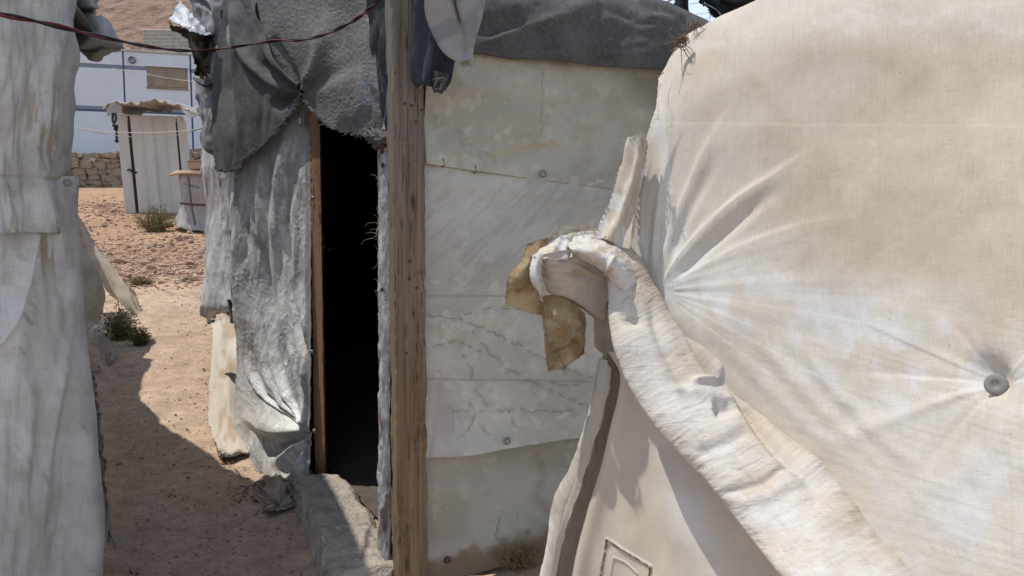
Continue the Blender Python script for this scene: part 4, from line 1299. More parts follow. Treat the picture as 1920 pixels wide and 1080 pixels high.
# small switch box nailed above the flap
box = empty('switch_box', P(570, 226, 4.0), 'small grey electrical box fixed beside the door under the blanket', 'electrical box')
a_ = P(560, 236, 4.02); ex = (P(578, 236, 3.93) - a_).normalized(); ez = Vector((0, 0, 1)); ey = ez.cross(ex)
fbox('case', a_, ex, ey, ez, 0, 0.055, 0, 0.03, 0, 0.05, M['eyelet'], box, 0.003)
fbox('cover', a_, ex, ey, ez, 0.008, 0.038, -0.006, -0.0005, 0.008, 0.04, M['shed'], box, 0.002)

# stake and torn bits where the tarps meet
tube_obj('stake', [[P(429, 562, 4.93), P(434, 585, 4.92), P(438, 604, 4.9)]], 0.012, M['pole'], sh, 5)

# ================================================================== BLANKETS
def wool(c1, c2, seed, dust=(0.42, 0.40, 0.37), da=0.5):
    def f(PX, PY, U, V):
        n = fbm(PX / 50, PY / 70, seed, 4); n2 = fbm(PX / 3.2, PY / 3.2, seed + 2, 3); n3 = fbm(PX / 14, PY / 22, seed + 4, 3)
        C = mixc(flat(PX, c1), c2, sst(0.35, 0.65, n))
        C = mixc(C, dust, sst(0.40, 0.66, n2 * 0.75 + n3 * 0.25) * da)
        return C
    return f


bk = empty('grey_blanket', P(560, 100, 4.1), 'dusty grey felt blanket gathered at the middle and hanging over the doorway', 'blanket')
lw = wool((0.115, 0.115, 0.118), (0.095, 0.095, 0.10), 3, (0.175, 0.172, 0.165), 0.45)
cloth('left_drape', [[(430, -90, 4.70), (455, -90, 4.58), (500, -90, 4.35), (560, -90, 4.1)],
                     [(415, 0, 4.74), (440, 0, 4.58), (468, 0, 4.40), (488, 0, 4.22)],
                     [(405, 75, 4.76), (435, 75, 4.56), (470, 72, 4.38), (506, 68, 4.12)],
                     [(400, 135, 4.78), (440, 138, 4.52), (495, 136, 4.22), (540, 138, 3.96)],
                     [(400, 190, 4.78), (440, 190, 4.50), (500, 180, 4.18), (563, 170, 3.88)],
                     [(400, 240, 4.78), (430, 238, 4.52), (480, 232, 4.30), (534, 222, 4.04)],
                     [(400, 285, 4.76), (424, 280, 4.55), (460, 272, 4.40), (500, 262, 4.22)],
                     [(402, 317, 4.74), (414, 320, 4.60), (430, 321, 4.54), (446, 318, 4.48)]], 240, 360, M['blanket'], bk,
      lambda PX, PY, U, V: (fbm(PX / 34, PY / 120, 3, 3) - .5) * 0.05
      + ridge(PX, PY, [(475, -40), (490, 60), (530, 130), (562, 166)], 8, 0.03, 8, asym=1, taper=(0, 0))
      - ridge(PX, PY, [(500, 110), (520, 140), (556, 164)], 7, 0.035, 9, taper=(1, 0))
      + ridge(PX, PY, [(440, 0), (455, 90), (500, 150), (556, 176)], 10, 0.035, 10)
      + ridge(PX, PY, [(436, 60), (442, 180), (455, 290)], 5, 0.02, 8) - ridge(PX, PY, [(420, 20), (428, 150), (430, 280)], 8, 0.025, 12)
      - ridge(PX, PY, [(558, 178), (530, 190), (500, 205)], 7, 0.04, 12, taper=(0, 1)), lw, thick=0.008, jag=3, jsides='lb')
cloth('right_drape', [[(440, -90, 4.45), (560, -90, 3.75), (630, -90, 3.3), (700, -90, 2.95)],
                      [(450, 0, 4.42), (560, 0, 3.72), (630, 0, 3.28), (692, 0, 2.93)],
                      [(486, 75, 4.26), (566, 70, 3.66), (635, 66, 3.26), (697, 55, 2.9)],
                      [(534, 140, 4.02), (590, 138, 3.55), (645, 135, 3.2), (706, 130, 2.88)],
                      [(563, 172, 3.86), (600, 185, 3.55), (650, 190, 3.18), (713, 190, 2.86)],
                      [(568, 182, 3.86), (606, 232, 3.55), (655, 250, 3.2), (719, 262, 2.86)],
                      ], 300, 320, M['blanket'], bk,
      lambda PX, PY, U, V: (fbm(PX / 80, PY / 120, 5, 2) - .5) * 0.05
      - ridge(PX, PY, [(520, 80), (545, 130), (572, 160), (585, 110), (590, 60)], 8, 0.02, 14, taper=(0, 1))
      + ridge(PX, PY, [(568, 165), (600, 90), (620, 10)], 8, 0.025, 24, taper=(0, 1))
      - ridge(PX, PY, [(570, 170), (640, 130), (700, 100)], 8, 0.012, 24, taper=(0, 1))
      + ridge(PX, PY, [(690, 40), (700, 140), (712, 250)], 4, 0.015, 5, taper=(0, 0)) + (fbm(PX / 4, PY / 4, 6, 2) - .5) * 0.0025,
      lambda PX, PY, U, V: mixc(wool((0.175, 0.175, 0.175), (0.15, 0.15, 0.155), 5, (0.27, 0.265, 0.255), 0.5)(PX, PY, U, V), (0.06, 0.12, 0.20), np.clip(spot(PX, PY, 686, 170, 7, 50, 0.18) + spot(PX, PY, 668, 225, 10, 14), 0, 1) * sst(0.4, 0.6, fbm(PX / 5, PY / 5, 3, 3)) * 0.8),
      thick=0.008, jag=2, jsides='b')
cloth('rolled_hem', [[(686, 242, 2.94), (700, 240, 2.88), (724, 242, 2.84)], [(684, 252, 2.90), (702, 254, 2.82), (727, 256, 2.80)], [(690, 266, 2.92), (706, 270, 2.84), (727, 272, 2.82)], [(704, 278, 2.95), (712, 282, 2.92), (724, 282, 2.9)]],
      60, 50, M['blanket'], bk, lambda PX, PY, U, V: (ridged(PX / 10, PY / 7, 3, 3) - .5) * 0.02, lw, thick=0.01, jag=2)
cloth('dark_inner_edge', [[(682, -90, 2.90), (705, -90, 2.85), (738, -90, 2.80)], [(688, 20, 2.9), (708, 20, 2.85), (736, 20, 2.80)], [(700, 140, 2.9), (714, 140, 2.85), (734, 140, 2.80)], [(708, 255, 2.9), (718, 255, 2.86), (731, 255, 2.82)]],
      50, 160, M['dark_blanket'], bk, lambda PX, PY, U, V: (fbm(PX / 10, PY / 60, 4, 3) - .5) * 0.04, lambda PX, PY, U, V: flat(PX, (0.055, 0.06, 0.075)), thick=0.006)
frays('wool_fuzz', [(402, 318, 4.70), (440, 322, 4.48), (460, 292, 4.38), (500, 262, 4.2), (534, 225, 4.02), (560, 185, 3.88)], 260, 0.03, M['gray_thread'], bk, 4, 0.0009, seed=31)
frays('wool_fuzz', [(563, 176, 3.75), (585, 206, 3.6), (610, 234, 3.46), (655, 250, 3.17), (719, 262, 2.84)], 160, 0.02, M['gray_thread'], bk, 3.4, 0.0007, seed=32)
# knot where the cloth is gathered
tube_obj('tie_knot', [smooth_line([P(560, 165, 3.88), P(566, 160, 3.83), P(570, 168, 3.83), P(565, 176, 3.83), P(566, 190, 3.83)], 14)], [[0.012, 0.016, 0.018, 0.018, 0.018, 0.018, 0.018, 0.016, 0.014, 0.012, 0.011, 0.01, 0.008, 0.005]], M['blanket'], bk, 8)

db = empty('dark_blanket', P(1050, 60, 3.0), 'dark grey blanket draped along the roof edge above the pale tarp wall', 'blanket')
cloth('drape', [[(700, -120, 3.4), (860, -120, 3.5), (1020, -95, 3.6), (1165, -30, 3.75), (1245, 5, 3.8), (1345, 50, 3.9)],
                [(700, -80, 3.05), (860, -80, 3.1), (1020, -60, 3.2), (1168, -14, 3.35), (1250, 12, 3.4), (1345, 58, 3.5)],
                [(730, -10, 2.82), (860, -10, 2.86), (1020, 0, 2.96), (1170, 14, 3.08), (1260, 34, 3.15), (1345, 74, 3.25)],
                [(740, 50, 2.79), (870, 50, 2.80), (1020, 60, 2.9), (1160, 68, 3.0), (1250, 80, 3.08), (1340, 100, 3.18)],
                [(750, 95, 2.78), (890, 98, 2.78), (1020, 114, 2.88), (1150, 126, 3.0), (1245, 130, 3.06), (1330, 132, 3.16)]], 400, 200, M['dark_blanket'], db,
      lambda PX, PY, U, V: (fbm(PX / 80, PY / 50, 7, 3) - .5) * 0.05 + ridge(PX, PY, [(895, 92), (960, 62), (1060, 30), (1150, -5)], 9, 0.02, 16) + ridge(PX, PY, [(1180, 0), (1235, 18), (1300, 50)], 7, 0.022, 9, asym=1)
      + ridge(PX, PY, [(1200, 30), (1245, 38), (1262, 90)], 7, 0.016, 9) - ridge(PX, PY, [(1110, 10), (1190, 30), (1240, 70)], 8, 0.015, 12) + ridge(PX, PY, [(900, 60), (1000, 95), (1150, 105)], 12, .01, 20),
      wool((0.10, 0.102, 0.105), (0.078, 0.078, 0.082), 8, (0.16, 0.15, 0.135), 0.4), thick=0.008)

dc = empty('dark_bundle', P(805, 80, 2.62), 'dark navy cloth twisted into a bundle hanging on the right side of the timber post', 'cloth')
roll_tube('twisted_cloth', [(780, -60), (780, 0), (778, 50), (776, 100), (773, 135), (775, 150), (786, 160)], [(855, -60), (856, 0), (856, 50), (852, 95), (842, 125), (836, 148), (826, 164)],
          lambda x, y: 2.66 + 0 * x, lambda v: 0.045 + 0 * v, 220, 140, M['dark_blanket'], dc,
          lambda PX, PY, U, V: 0.013 * np.sin(U * 26 + V * 2) + (fbm(PX / 14, PY / 60, 3, 3) - .5) * 0.02, lambda PX, PY, U, V: mixc(flat(PX, (0.05, 0.058, 0.075)), (0.03, 0.035, 0.045), sst(0.4, 0.6, fbm(PX / 10, PY / 50, 3, 3))))
roll_tube('twisted_end', [(806, 130), (810, 150), (813, 164), (818, 172)], [(838, 138), (836, 152), (830, 166), (824, 174)], lambda x, y: 2.62 + 0 * x, lambda v: 0.022 * (1 - v * .5), 50, 60, M['dark_blanket'], dc,
          lambda PX, PY, U, V: 0.008 * np.sin(U * 30 + V * 6), lambda PX, PY, U, V: flat(PX, (0.07, 0.07, 0.075)))
frays('loose_thread', [(812, 145, 2.59), (822, 150, 2.59), (832, 142, 2.59), (822, 170, 2.6), (790, 158, 2.62)], 16, 0.035, M['gray_thread'], dc, 2.6, 0.0009, seed=41)

pc = empty('pale_fleece', P(860, 60, 2.5), 'pale grey fleece corner hanging from the roof in front of the dark bundle', 'cloth')
cloth('fleece', [[(795, -80, 2.56), (825, -80, 2.48), (860, -80, 2.46), (915, -80, 2.52)],
                 [(803, 0, 2.56), (826, 0, 2.48), (862, 0, 2.46), (908, 0, 2.52)],
                 [(816, 45, 2.56), (838, 42, 2.49), (866, 36, 2.47), (902, 36, 2.51)],
                 [(838, 80, 2.55), (852, 78, 2.50), (872, 70, 2.48), (893, 66, 2.50)],
                 [(860, 108, 2.53), (868, 108, 2.50), (876, 104, 2.49), (886, 98, 2.50)],
                 [(872, 119, 2.52), (877, 123, 2.50), (881, 124, 2.49), (885, 121, 2.50)]], 130, 220, M['pale_cloth'], pc,
      lambda PX, PY, U, V: ridge(PX, PY, [(822, -40), (822, 20), (845, 75), (872, 112)], 7, 0.035, 4, asym=1, taper=(0, 0)) - ridge(PX, PY, [(842, -20), (858, 30), (868, 60)], 6, 0.03, 5) + 0.012 * np.sin(U * 9), 
      lambda PX, PY, U, V: mixc(flat(PX, (0.27, 0.262, 0.265)), (0.20, 0.20, 0.21), sst(0.4, 0.6, fbm(PX / 20, PY / 30, 3, 3))), thick=0.006)

# ================================================================== THRESHOLD STEP
def step_mesh():
    bm = bmesh.new()
    nx, ny = 90, 36
    # outline: top surface follows the door line, lumpy
    A = P(560, 935, 3.95); A.z = 0
    a0 = Vector((-1.03, 3.80)); a1 = Vector((-0.56, 2.70))
    d = (a1 - a0); n = Vector((-0.9, -0.44)).normalized()
    grid = []
    for i in range(nx + 1):
        u = i / nx; row = []
        for j in range(ny + 1):
            v = j / ny      # 0 outer foot -> 1 inner
            prof = [(-0.03, -0.02), (-0.01, 0.06), (0.0, 0.105), (0.02, 0.125), (0.15, 0.135), (0.27, 0.125), (0.31, 0.09), (0.335, -0.02)]
            t = v * (len(prof) - 1); k = min(int(t), len(prof) - 2); f = t - k
            w_ = prof[k][0] * (1 - f) + prof[k + 1][0] * f; h = prof[k][1] * (1 - f) + prof[k + 1][1] * f
            e = min(1, math.sin(min(u / 0.09, 1) * math.pi / 2))
            wid = 0.78 + 0.1 * u
            q = a0 + d * u - n * (w_ - 0.06) * wid
            nz = float(fbm(np.array([q.x * 7]), np.array([q.y * 7 + h * 5]), 3, 4)[0]) - 0.5
            nf = float(fbm(np.array([q.x * 24]), np.array([q.y * 24 + h * 20]), 5, 4)[0]) - 0.5
            q = q - n * (nz * 0.05 + max(0, abs(nf) - .12) * 0.12)
            row.append(bm.verts.new((q.x, q.y, h * e * (1.0 + 0.1 * u) + nz * 0.015 - max(0, abs(nf) - .12) * 0.10 + G(q.x, q.y) - 0.01)))
        grid.append(row)
    for i in range(nx):
        for j in range(ny):
            bm.faces.new((grid[i][j], grid[i + 1][j], grid[i + 1][j + 1], grid[i][j + 1]))
    bm.faces.new(grid[0]); bm.faces.new(grid[-1][::-1])
    bmesh.ops.recalc_face_normals(bm, faces=bm.faces)
    for f in bm.faces: f.smooth = True
    me = bpy.data.meshes.new('concrete_step'); bm.to_mesh(me); bm.free(); return me


st_ = link('concrete_step', step_mesh(), M['concrete'])
tag(st_, 'rough pale concrete doorstep at the foot of the dark doorway', 'step')

# ================================================================== LEFT TENT
tl_ = empty('shaded_tent', (-2.2, 3.2, 0), 'off-white canvas tent in shade at the left edge with brown water stains', 'tent')
EDGE = [(-80, 150), (0, 160), (100, 163), (200, 167), (240, 164), (290, 151), (345, 138), (400, 138), (500, 146), (600, 155), (700, 164), (800, 171), (900, 175), (1000, 178), (1080, 180), (1250, 186)]


def lt_rows(y0, y1, n, off=0.0, wrap=True, x0=-220, edge_cut=None):
    rows = []
    for py in np.linspace(y0, y1, n):
        e = np.interp(py, [q[0] for q in EDGE], [q[1] for q in EDGE]) + 0
        if edge_cut: e = min(e, np.interp(py, [q[0] for q in edge_cut], [q[1] for q in edge_cut]))
        r = []
        for px, Y in ((x0, 2.0), (-100, 2.1), (0, 2.2), (50, 2.28), (95, 2.38), (e - 16, 2.5), (e - 3, 2.62), (e, 2.8)):
            r.append((min(px, e), py, Y - off))
        if wrap:
            r += [(e - 5, py, 3.4), (e - 20, py, 4.2)]
        rows.append(r)
    return rows


def lt_col(seed, c1=(0.665, 0.68, 0.70), c2=(0.55, 0.555, 0.56)):
    def f(PX, PY, U, V):
        n = fbm(PX / 60, PY / 90, seed, 5); n2 = fbm(PX / 9, PY / 70, seed + 2, 4); n3 = fbm(PX / 22, PY / 26, seed + 5, 4)
        C = mixc(flat(PX, c1), c2, sst(0.36, 0.66, n))
        C = mixc(C, (0.33, 0.27, 0.20), sst(0.48, 0.66, n2) * (spot(PX, PY, 80, 260, 50, 150) + spot(PX, PY, 85, 480, 50, 60) * .8) * 0.8)
        C = mixc(C, (0.40, 0.37, 0.33), sst(0.5, 0.75, n3) * 0.4)
        C = mixc(C, (0.43, 0.40, 0.37), sst(700, 1080, PY) * 0.45 * (0.4 + n2))
        C = mixc(C, (0.30, 0.28, 0.26), sst(0.70, 0.82, fbm(PX / 25 - PY / 40, PY / 60, seed + 7, 4)) * 0.6)
        return C
    return f


def lt_disp(PX, PY, U, V):
    R = lambda *a, **k: ridge(PX, PY, *a, **k)
    D = (fbm(PX / 60, PY / 360, 3, 3) - .5) * 0.08
    D += R([(0, 640), (30, 560), (52, 470), (60, 440)], 14, 0.03, 8, asym=1, taper=(0, 0))
    D += R([(60, 1080), (95, 820), (110, 640), (112, 500)], 16, 0.02, 10)
    D -= R([(100, 1080), (130, 900), (140, 720)], 10, 0.016, 8)
    D += R([(20, 1080), (40, 900), (70, 700)], 12, 0.012, 12)
    D += (fbm(PX / 14, PY / 160, 5, 3) - .5) * 0.006
    D += (fbm(PX / 30 - PY / 60, PY / 120, 8, 3) - .5) * 0.012
    return D


cloth('lower_sheet', lt_rows(330, 1250, 12, 0.0), 300, 460, M['canvas_left'], tl_, lt_disp, lt_col(3))
cloth('upper_sheet', lt_rows(-260, 436, 9, 0.05, wrap=True, edge_cut=[(-80, 150), (370, 139), (400, 126), (436, 108)]), 280, 360, M['canvas_left'], tl_,
      lambda PX, PY, U, V: (fbm(PX / 40, PY / 200, 6, 3) - .5) * 0.07 + (fbm(PX / 22, PY / 60, 4, 3) - .5) * 0.02 - ridge(PX, PY, [(-50, 328), (60, 334), (112, 338)], 3, 0.006, taper=(0, 0)) - 0.01 * spot(PX, PY, 127, 343, 12)
      + ridge(PX, PY, [(110, 420), (118, 380), (128, 345)], 6, .02), lt_col(6, (0.64, 0.65, 0.65), (0.53, 0.535, 0.53)), thick=0.004)
disc('eyelet', 127, 343, 2.40, 2, 8, 0.004, M['washer'], tl_, (0, 0.5))
disc('eyelet', 105, 416, 2.32, 1.5, 4, 0.004, M['eyelet'], tl_, (0, 0.5), 12)


# roof: the corner that casts the shade across the path. drawn in world space
def world_sheet(name, rows, nu, nv, mat, parent, amp=0.0, seed=1, col=None, thick=0.004):
    Gd = cr(np.array(rows, float), nv); Gd = np.swapaxes(cr(np.swapaxes(Gd, 0, 1), nu), 0, 1)
    du = np.gradient(Gd, axis=1); dv = np.gradient(Gd, axis=0)
    N = np.cross(du, dv); N /= np.maximum(np.linalg.norm(N, axis=-1, keepdims=True), 1e-9)
    if amp: Gd = Gd + N * ((fbm(Gd[..., 0] * 5 + Gd[..., 2] * 3, Gd[..., 1] * 5 + Gd[..., 2] * 2, seed, 4) - .5) * 2 * amp)[..., None]
    idx = np.arange(nu * nv).reshape(nv, nu)
    Fq = np.stack([idx[:-1, :-1], idx[:-1, 1:], idx[1:, 1:], idx[1:, :-1]], -1).reshape(-1, 4)
    UU, VV = np.meshgrid(np.cumsum(np.linalg.norm(du, axis=-1).mean(0)), np.cumsum(np.linalg.norm(dv, axis=-1).mean(1)))
    c = None
    if col is not None:
        n = fbm(UU * 6, VV * 6, seed, 4)
        c = mixc(flat(UU, col), tuple(x * 0.75 for x in col), sst(0.35, 0.65, n)).reshape(-1, 3)
    me = mesh_np(name, Gd.reshape(-1, 3), Fq, True, c, np.stack([UU, VV], -1).reshape(-1, 2))
    o = link(name, me, mat, parent)
    if thick: m_ = o.modifiers.new('t', 'SOLIDIFY'); m_.thickness = thick
    return o


world_sheet('roof_sheet', [[(-1.55, 2.1, 2.30), (-1.75, 3.0, 2.28), (-2.02, 3.95, 2.20), (-2.9, 4.9, 2.25), (-3.6, 5.6, 2.25), (-3.95, 6.7, 2.3), (-4.7, 8.2, 2.4)],
                           [(-2.2, 1.6, 2.75), (-2.6, 3.0, 2.75), (-2.9, 3.95, 2.7), (-3.4, 4.9, 2.7), (-4.1, 5.6, 2.7), (-4.6, 6.6, 2.75), (-5.2, 8.2, 2.8)],
                           [(-3.8, 1.0, 2.95), (-4.0, 3.0, 3.0), (-4.4, 3.95, 3.0), (-4.8, 4.9, 3.0), (-5.2, 5.6, 3.0), (-5.6, 6.6, 3.0), (-6, 8.2, 3.0)]],
            90, 30, M['canvas_left'], tl_, 0.03, 3, (0.5, 0.5, 0.5))
world_sheet('far_side_sheet', [[(-2.2, 3.9, 2.25), (-2.7, 4.7, 2.3), (-3.45, 5.6, 2.3), (-3.8, 6.6, 2.4)], [(-2.3, 4.0, 1.2), (-2.85, 4.8, 1.2), (-3.6, 5.8, 1.2), (-4.0, 6.8, 1.3)], [(-2.35, 4.1, 0), (-2.9, 4.9, 0), (-3.7, 5.9, 0), (-4.2, 6.9, 0.1)]],
            40, 40, M['canvas_left'], tl_, 0.04, 5, (0.5, 0.49, 0.47))
# puffed roof corner
cloth('roof_corner', [[(120, -60, 4.1), (150, -60, 3.95), (186, -50, 3.9), (188, -30, 4.0)],
                      [(120, 0, 4.1), (150, 4, 3.85), (176, 8, 3.8), (187, 14, 3.9)],
                      [(125, 20, 4.1), (160, 22, 3.88), (180, 22, 3.86), (190, 26, 3.92)],
                      [(128, 50, 4.1), (165, 48, 3.80), (196, 50, 3.76), (214, 56, 3.86)],
                      [(132, 76, 4.1), (170, 76, 3.80), (206, 76, 3.76), (228, 84, 3.86)],
                      [(138, 92, 4.1), (172, 90, 3.90), (206, 92, 3.88), (234, 93, 3.90)]], 110, 130, M['canvas_left'], tl_,
      lambda PX, PY, U, V: (fbm(PX / 40, PY / 30, 4, 2) - .5) * 0.07 + ridge(PX, PY, [(135, 20), (165, 21), (188, 24)], 3, -0.03, taper=(0, 0)) + ridge(PX, PY, [(150, 86), (185, 72), (215, 74)], 5, 0.025), lt_col(4, (0.62, 0.62, 0.61)), thick=0.004)
cloth('roof_corner_underside', [[(140, 85, 4.1), (168, 88, 3.9), (204, 90, 3.86), (232, 92, 3.9)],
                                [(152, 98, 4.05), (172, 100, 3.88), (198, 98, 3.86), (216, 96, 3.9)],
                                [(164, 104, 4.1), (174, 108, 3.98), (186, 107, 3.96), (200, 100, 4.0)]], 60, 30, M['canvas_left'], tl_,
      lambda PX, PY, U, V: (fbm(PX / 20, PY / 14, 4, 2) - .5) * 0.05, lt_col(4, (0.58, 0.54, 0.47), (0.5, 0.46, 0.4)), thick=0.004)


# skirt at the foot, far flap and fallen canvas
_hx = np.arange(-16, 6, 0.04); _hy = np.arange(1, 24, 0.04)
_HF = gz(*np.meshgrid(_hx, _hy))
_gt = np.arange(1.6, 22, 0.004)


def gP(px, py):
    """ground point under a photo pixel"""
    d = P(px, py, 1.0) - Vector((0, 0, CAMZ))
    X = d.x * _gt; Z = CAMZ + d.z * _gt
    fx = np.clip((X + 16) / 0.04, 0, len(_hx) - 1.01); fy = np.clip((_gt - 1) / 0.04, 0, len(_hy) - 1.01)
    ix = fx.astype(int); iy = fy.astype(int); fx = fx - ix; fy = fy - iy
    h = (_HF[iy, ix] * (1 - fx) + _HF[iy, ix + 1] * fx) * (1 - fy) + (_HF[iy + 1, ix] * (1 - fx) + _HF[iy + 1, ix + 1] * fx) * fy
    k = int(np.argmax(Z <= h))
    t = _gt[k] if Z[k] <= h[k] else 20.0
    return Vector((d.x * t, t, CAMZ + d.z * t))


def gon(px, py):
    return (px, py, gP(px, py).y - 0.05)


cloth('ground_skirt', [[(168, 690, 3.9), (174, 700, 3.75), (176, 715, 3.65)], [(168, 760, 3.7), (176, 765, 3.55), (182, 770, 3.5)], [(170, 850, 3.6), (180, 855, 3.45), (196, 858, 3.42)], [(170, 930, 3.5), (182, 935, 3.4), (198, 940, 3.38)], [(172, 1000, 3.3), (190, 1000, 3.22), (212, 1010, 3.2)], [(176, 1080, 3.1), (200, 1085, 3.0), (226, 1092, 2.9)], [(190, 1180, 3.0), (215, 1180, 2.8), (245, 1190, 2.6)]],
      50, 200, M['canvas_left'], tl_, lambda PX, PY, U, V: (fbm(PX / 9, PY / 26, 3, 3) - .5) * 0.05, lt_col(5, (0.46, 0.42, 0.37), (0.36, 0.32, 0.27)), thick=0.004, jag=5, jsides='r')


def ff_col(PX, PY, U, V):
    n = fbm(PX / 22, PY / 40, 3, 4)
    C = mixc(flat(PX, (0.66, 0.60, 0.52)), (0.54, 0.47, 0.38), sst(0.4, 0.65, n))
    return mixc(C, (0.16, 0.12, 0.09), sst(0.74, 0.84, fbm(PX / 6, PY / 12, 6, 3)) * 0.6)


cloth('far_flap', [[(132, 380, 6.3), (138, 386, 6.35), (143, 396, 6.4)],
                   [(148, 440, 6.4), (160, 440, 6.45), (171, 444, 6.5)],
                   [(163, 480, 6.5), (178, 476, 6.55), (193, 474, 6.6)],
                   [(186, 520, 6.6), (204, 517, 6.7), (222, 514, 6.75)],
                   [(200, 545, 6.7), (220, 541, 6.8), (240, 537, 6.9)],
                   [(218, 562, 6.85), (236, 560, 6.95), (255, 554, 7.0)],
                   [(248, 592, 7.0), (256, 590, 7.05), (266, 584, 7.05)]], 90, 190, M['thin_canvas'], tl_,
      lambda PX, PY, U, V: (fbm(PX / 30, PY / 60, 4, 3) - .5) * 0.06 + ridge(PX, PY, [(238, 530), (250, 556), (262, 580)], 4, 0.03, taper=(0, 0)), ff_col, thick=0.0, jag=1.5)
cloth('near_flap', [[(120, 396, 6.2), (132, 398, 6.25), (143, 400, 6.3)],
                    [(124, 440, 6.15), (138, 440, 6.2), (152, 442, 6.28)],
                    [(130, 482, 6.1), (148, 482, 6.15), (167, 482, 6.25)],
                    [(136, 521, 6.05), (162, 521, 6.1), (188, 520, 6.2)],
                    [(142, 560, 6.0), (170, 562, 6.05), (198, 556, 6.15)],
                    [(148, 596, 5.9), (170, 600, 5.95), (190, 590, 6.05)],
                    [(152, 640, 5.7), (162, 628, 5.75), (174, 612, 5.8)]], 90, 150, M['thin_canvas'], tl_,
      lambda PX, PY, U, V: (fbm(PX / 24, PY / 60, 7, 3) - .5) * 0.06, ff_col, thick=0.0, jag=1.5)
fc = cloth('fallen_canvas', [[gon(150, 640), gon(178, 622), gon(200, 628)], [gon(160, 655), gon(182, 650), gon(212, 655)], [gon(165, 680), gon(188, 672), gon(222, 664)], [gon(168, 708), gon(182, 700), gon(205, 688)]],
           70, 70, M['thin_canvas'], None, lambda PX, PY, U, V: (ridged(PX / 20, PY / 18, 4, 3) - .3) * 0.06, ff_col, thick=0.0, jag=4)
tag(fc, 'fallen scrap of beige canvas on the dirt at the foot of the left tent', 'cloth')

gc = cloth('ground_cloth', [[gon(398, 604), gon(418, 600), gon(440, 596)],
                            [gon(398, 650), gon(418, 645), gon(448, 640)],
                            [gon(394, 710), gon(414, 705), gon(452, 700)],
                            [gon(390, 780), gon(412, 775), gon(446, 770)],
                            [gon(404, 830), gon(422, 828), gon(452, 820)],
                            [gon(418, 858), gon(438, 856), gon(468, 852)]], 90, 260, M['canvas_right'], None,
           lambda PX, PY, U, V: (fbm(PX / 18, PY / 60, 4, 2) - .2) * 0.04, lambda PX, PY, U, V: mixc(flat(PX, (0.58, 0.52, 0.44)), (0.46, 0.36, 0.26), sst(0.50, 0.68, fbm(PX / 18, PY / 40, 6, 4))), thick=0.004, jag=5)
tag(gc, 'strip of dusty cream cloth lying along the base of the silver tarp', 'cloth')
cc = cloth('crumpled_cloth', [[(478, 914, 3.93), (500, 904, 3.98), (530, 905, 3.96), (565, 912, 3.92)],
                              [(480, 926, 3.80), (503, 908, 3.78), (530, 912, 3.76), (568, 920, 3.78)],
                              [(490, 948, 3.62), (512, 930, 3.62), (540, 930, 3.64), (568, 930, 3.72)],
                              [(510, 964, 3.53), (528, 960, 3.55), (548, 952, 3.6), (562, 938, 3.7)]], 140, 110, M['wrap2'], None,
           lambda PX, PY, U, V: (fbm(PX / 15, PY / 12, 4, 3) - .35) * 0.10 + ridge(PX, PY, [(490, 925), (520, 920), (545, 945)], 5, 0.03) - ridge(PX, PY, [(500, 940), (530, 935), (560, 915)], 4, 0.04), lambda PX, PY, U, V: mixc(flat(PX, (0.42, 0.36, 0.30)), (0.32, 0.265, 0.21), sst(0.4, 0.6, fbm(PX / 12, PY / 12, 3, 3))), thick=0.004, jag=1.5)
tag(cc, 'crumpled dirty grey cloth end lying on the dirt beside the doorstep', 'cloth')

# ================================================================== CABLES
def cable_line(pts, n): return smooth_line([P(*p) for p in pts], n)


cb = empty('power_cable', P(400, 92, 3.9), 'twisted red and black cable sagging across the upper left in front of the grey blanket', 'cable')
cpts = [(-700, -60, 1.75), (-300, -14, 1.8), (-60, 18, 1.9), (0, 27, 1.95), (90, 45, 2.05), (180, 67, 2.3), (270, 86, 2.9), (340, 95, 3.4), (395, 94, 3.7), (450, 86, 3.75), (520, 76, 3.62), (565, 75, 3.4), (610, 64, 3.1), (650, 46, 2.9), (680, 27, 2.82), (700, 10, 2.8), (715, -10, 2.78)]
L = cable_line(cpts, 260)
la, lb = [], []
for i, p in enumerate(L):
    t = (L[min(i + 1, 259)] - L[max(i - 1, 0)]).normalized(); x = t.cross(Vector((0, 0, 1))).normalized(); y = t.cross(x)
    a = i * 0.21; o = (x * math.cos(a) + y * math.sin(a)) * 0.0036
    la.append(p + o); lb.append(p - o)
tube_obj('black_strand', [la], 0.0036, M['dark_wire'], cb, 6)
tube_obj('red_strand', [lb], 0.0036, M['red_wire'], cb, 6)

for (nm, pts, lab, r, mt) in (('washing_line', [(140, 240, 9.2), (200, 247, 9.0), (280, 249, 8.6), (340, 246, 7.5), (376, 241, 6.1)], 'thin white line stretched across in front of the grey toilet shed', 0.004, 'thread'),
                              ('slack_line', [(140, 240, 9.25), (200, 252, 9.0), (280, 258, 8.6), (340, 252, 7.5), (376, 241, 6.15)], 'slack grey line sagging just below the white line at the shed', 0.003, 'gray_thread'),
                              ('thin_wire', [(210, 128, 19.0), (260, 136, 19.0), (310, 146, 19), (355, 152, 19), (420, 158, 19)], 'thin pale wire running past the cabin window', 0.008, 'thread')):
    o = tube_obj(nm, [cable_line(pts, 40)], r, M[mt], None, 4)
    tag(o, lab, 'line')

# ================================================================== DISTANT YARD
# --- prefab cabin
cab = empty('prefab_cabin', P(235, 293, 21.8), 'white prefab cabin with dark stripes and a boarded window on a stone base', 'cabin')
ang = math.radians(19)
O = P(215, 293, 21.6); exc = Vector((math.cos(ang), math.sin(ang), 0)); eyc = Vector((-math.sin(ang), math.cos(ang), 0)); ez = Vector((0, 0, 1))


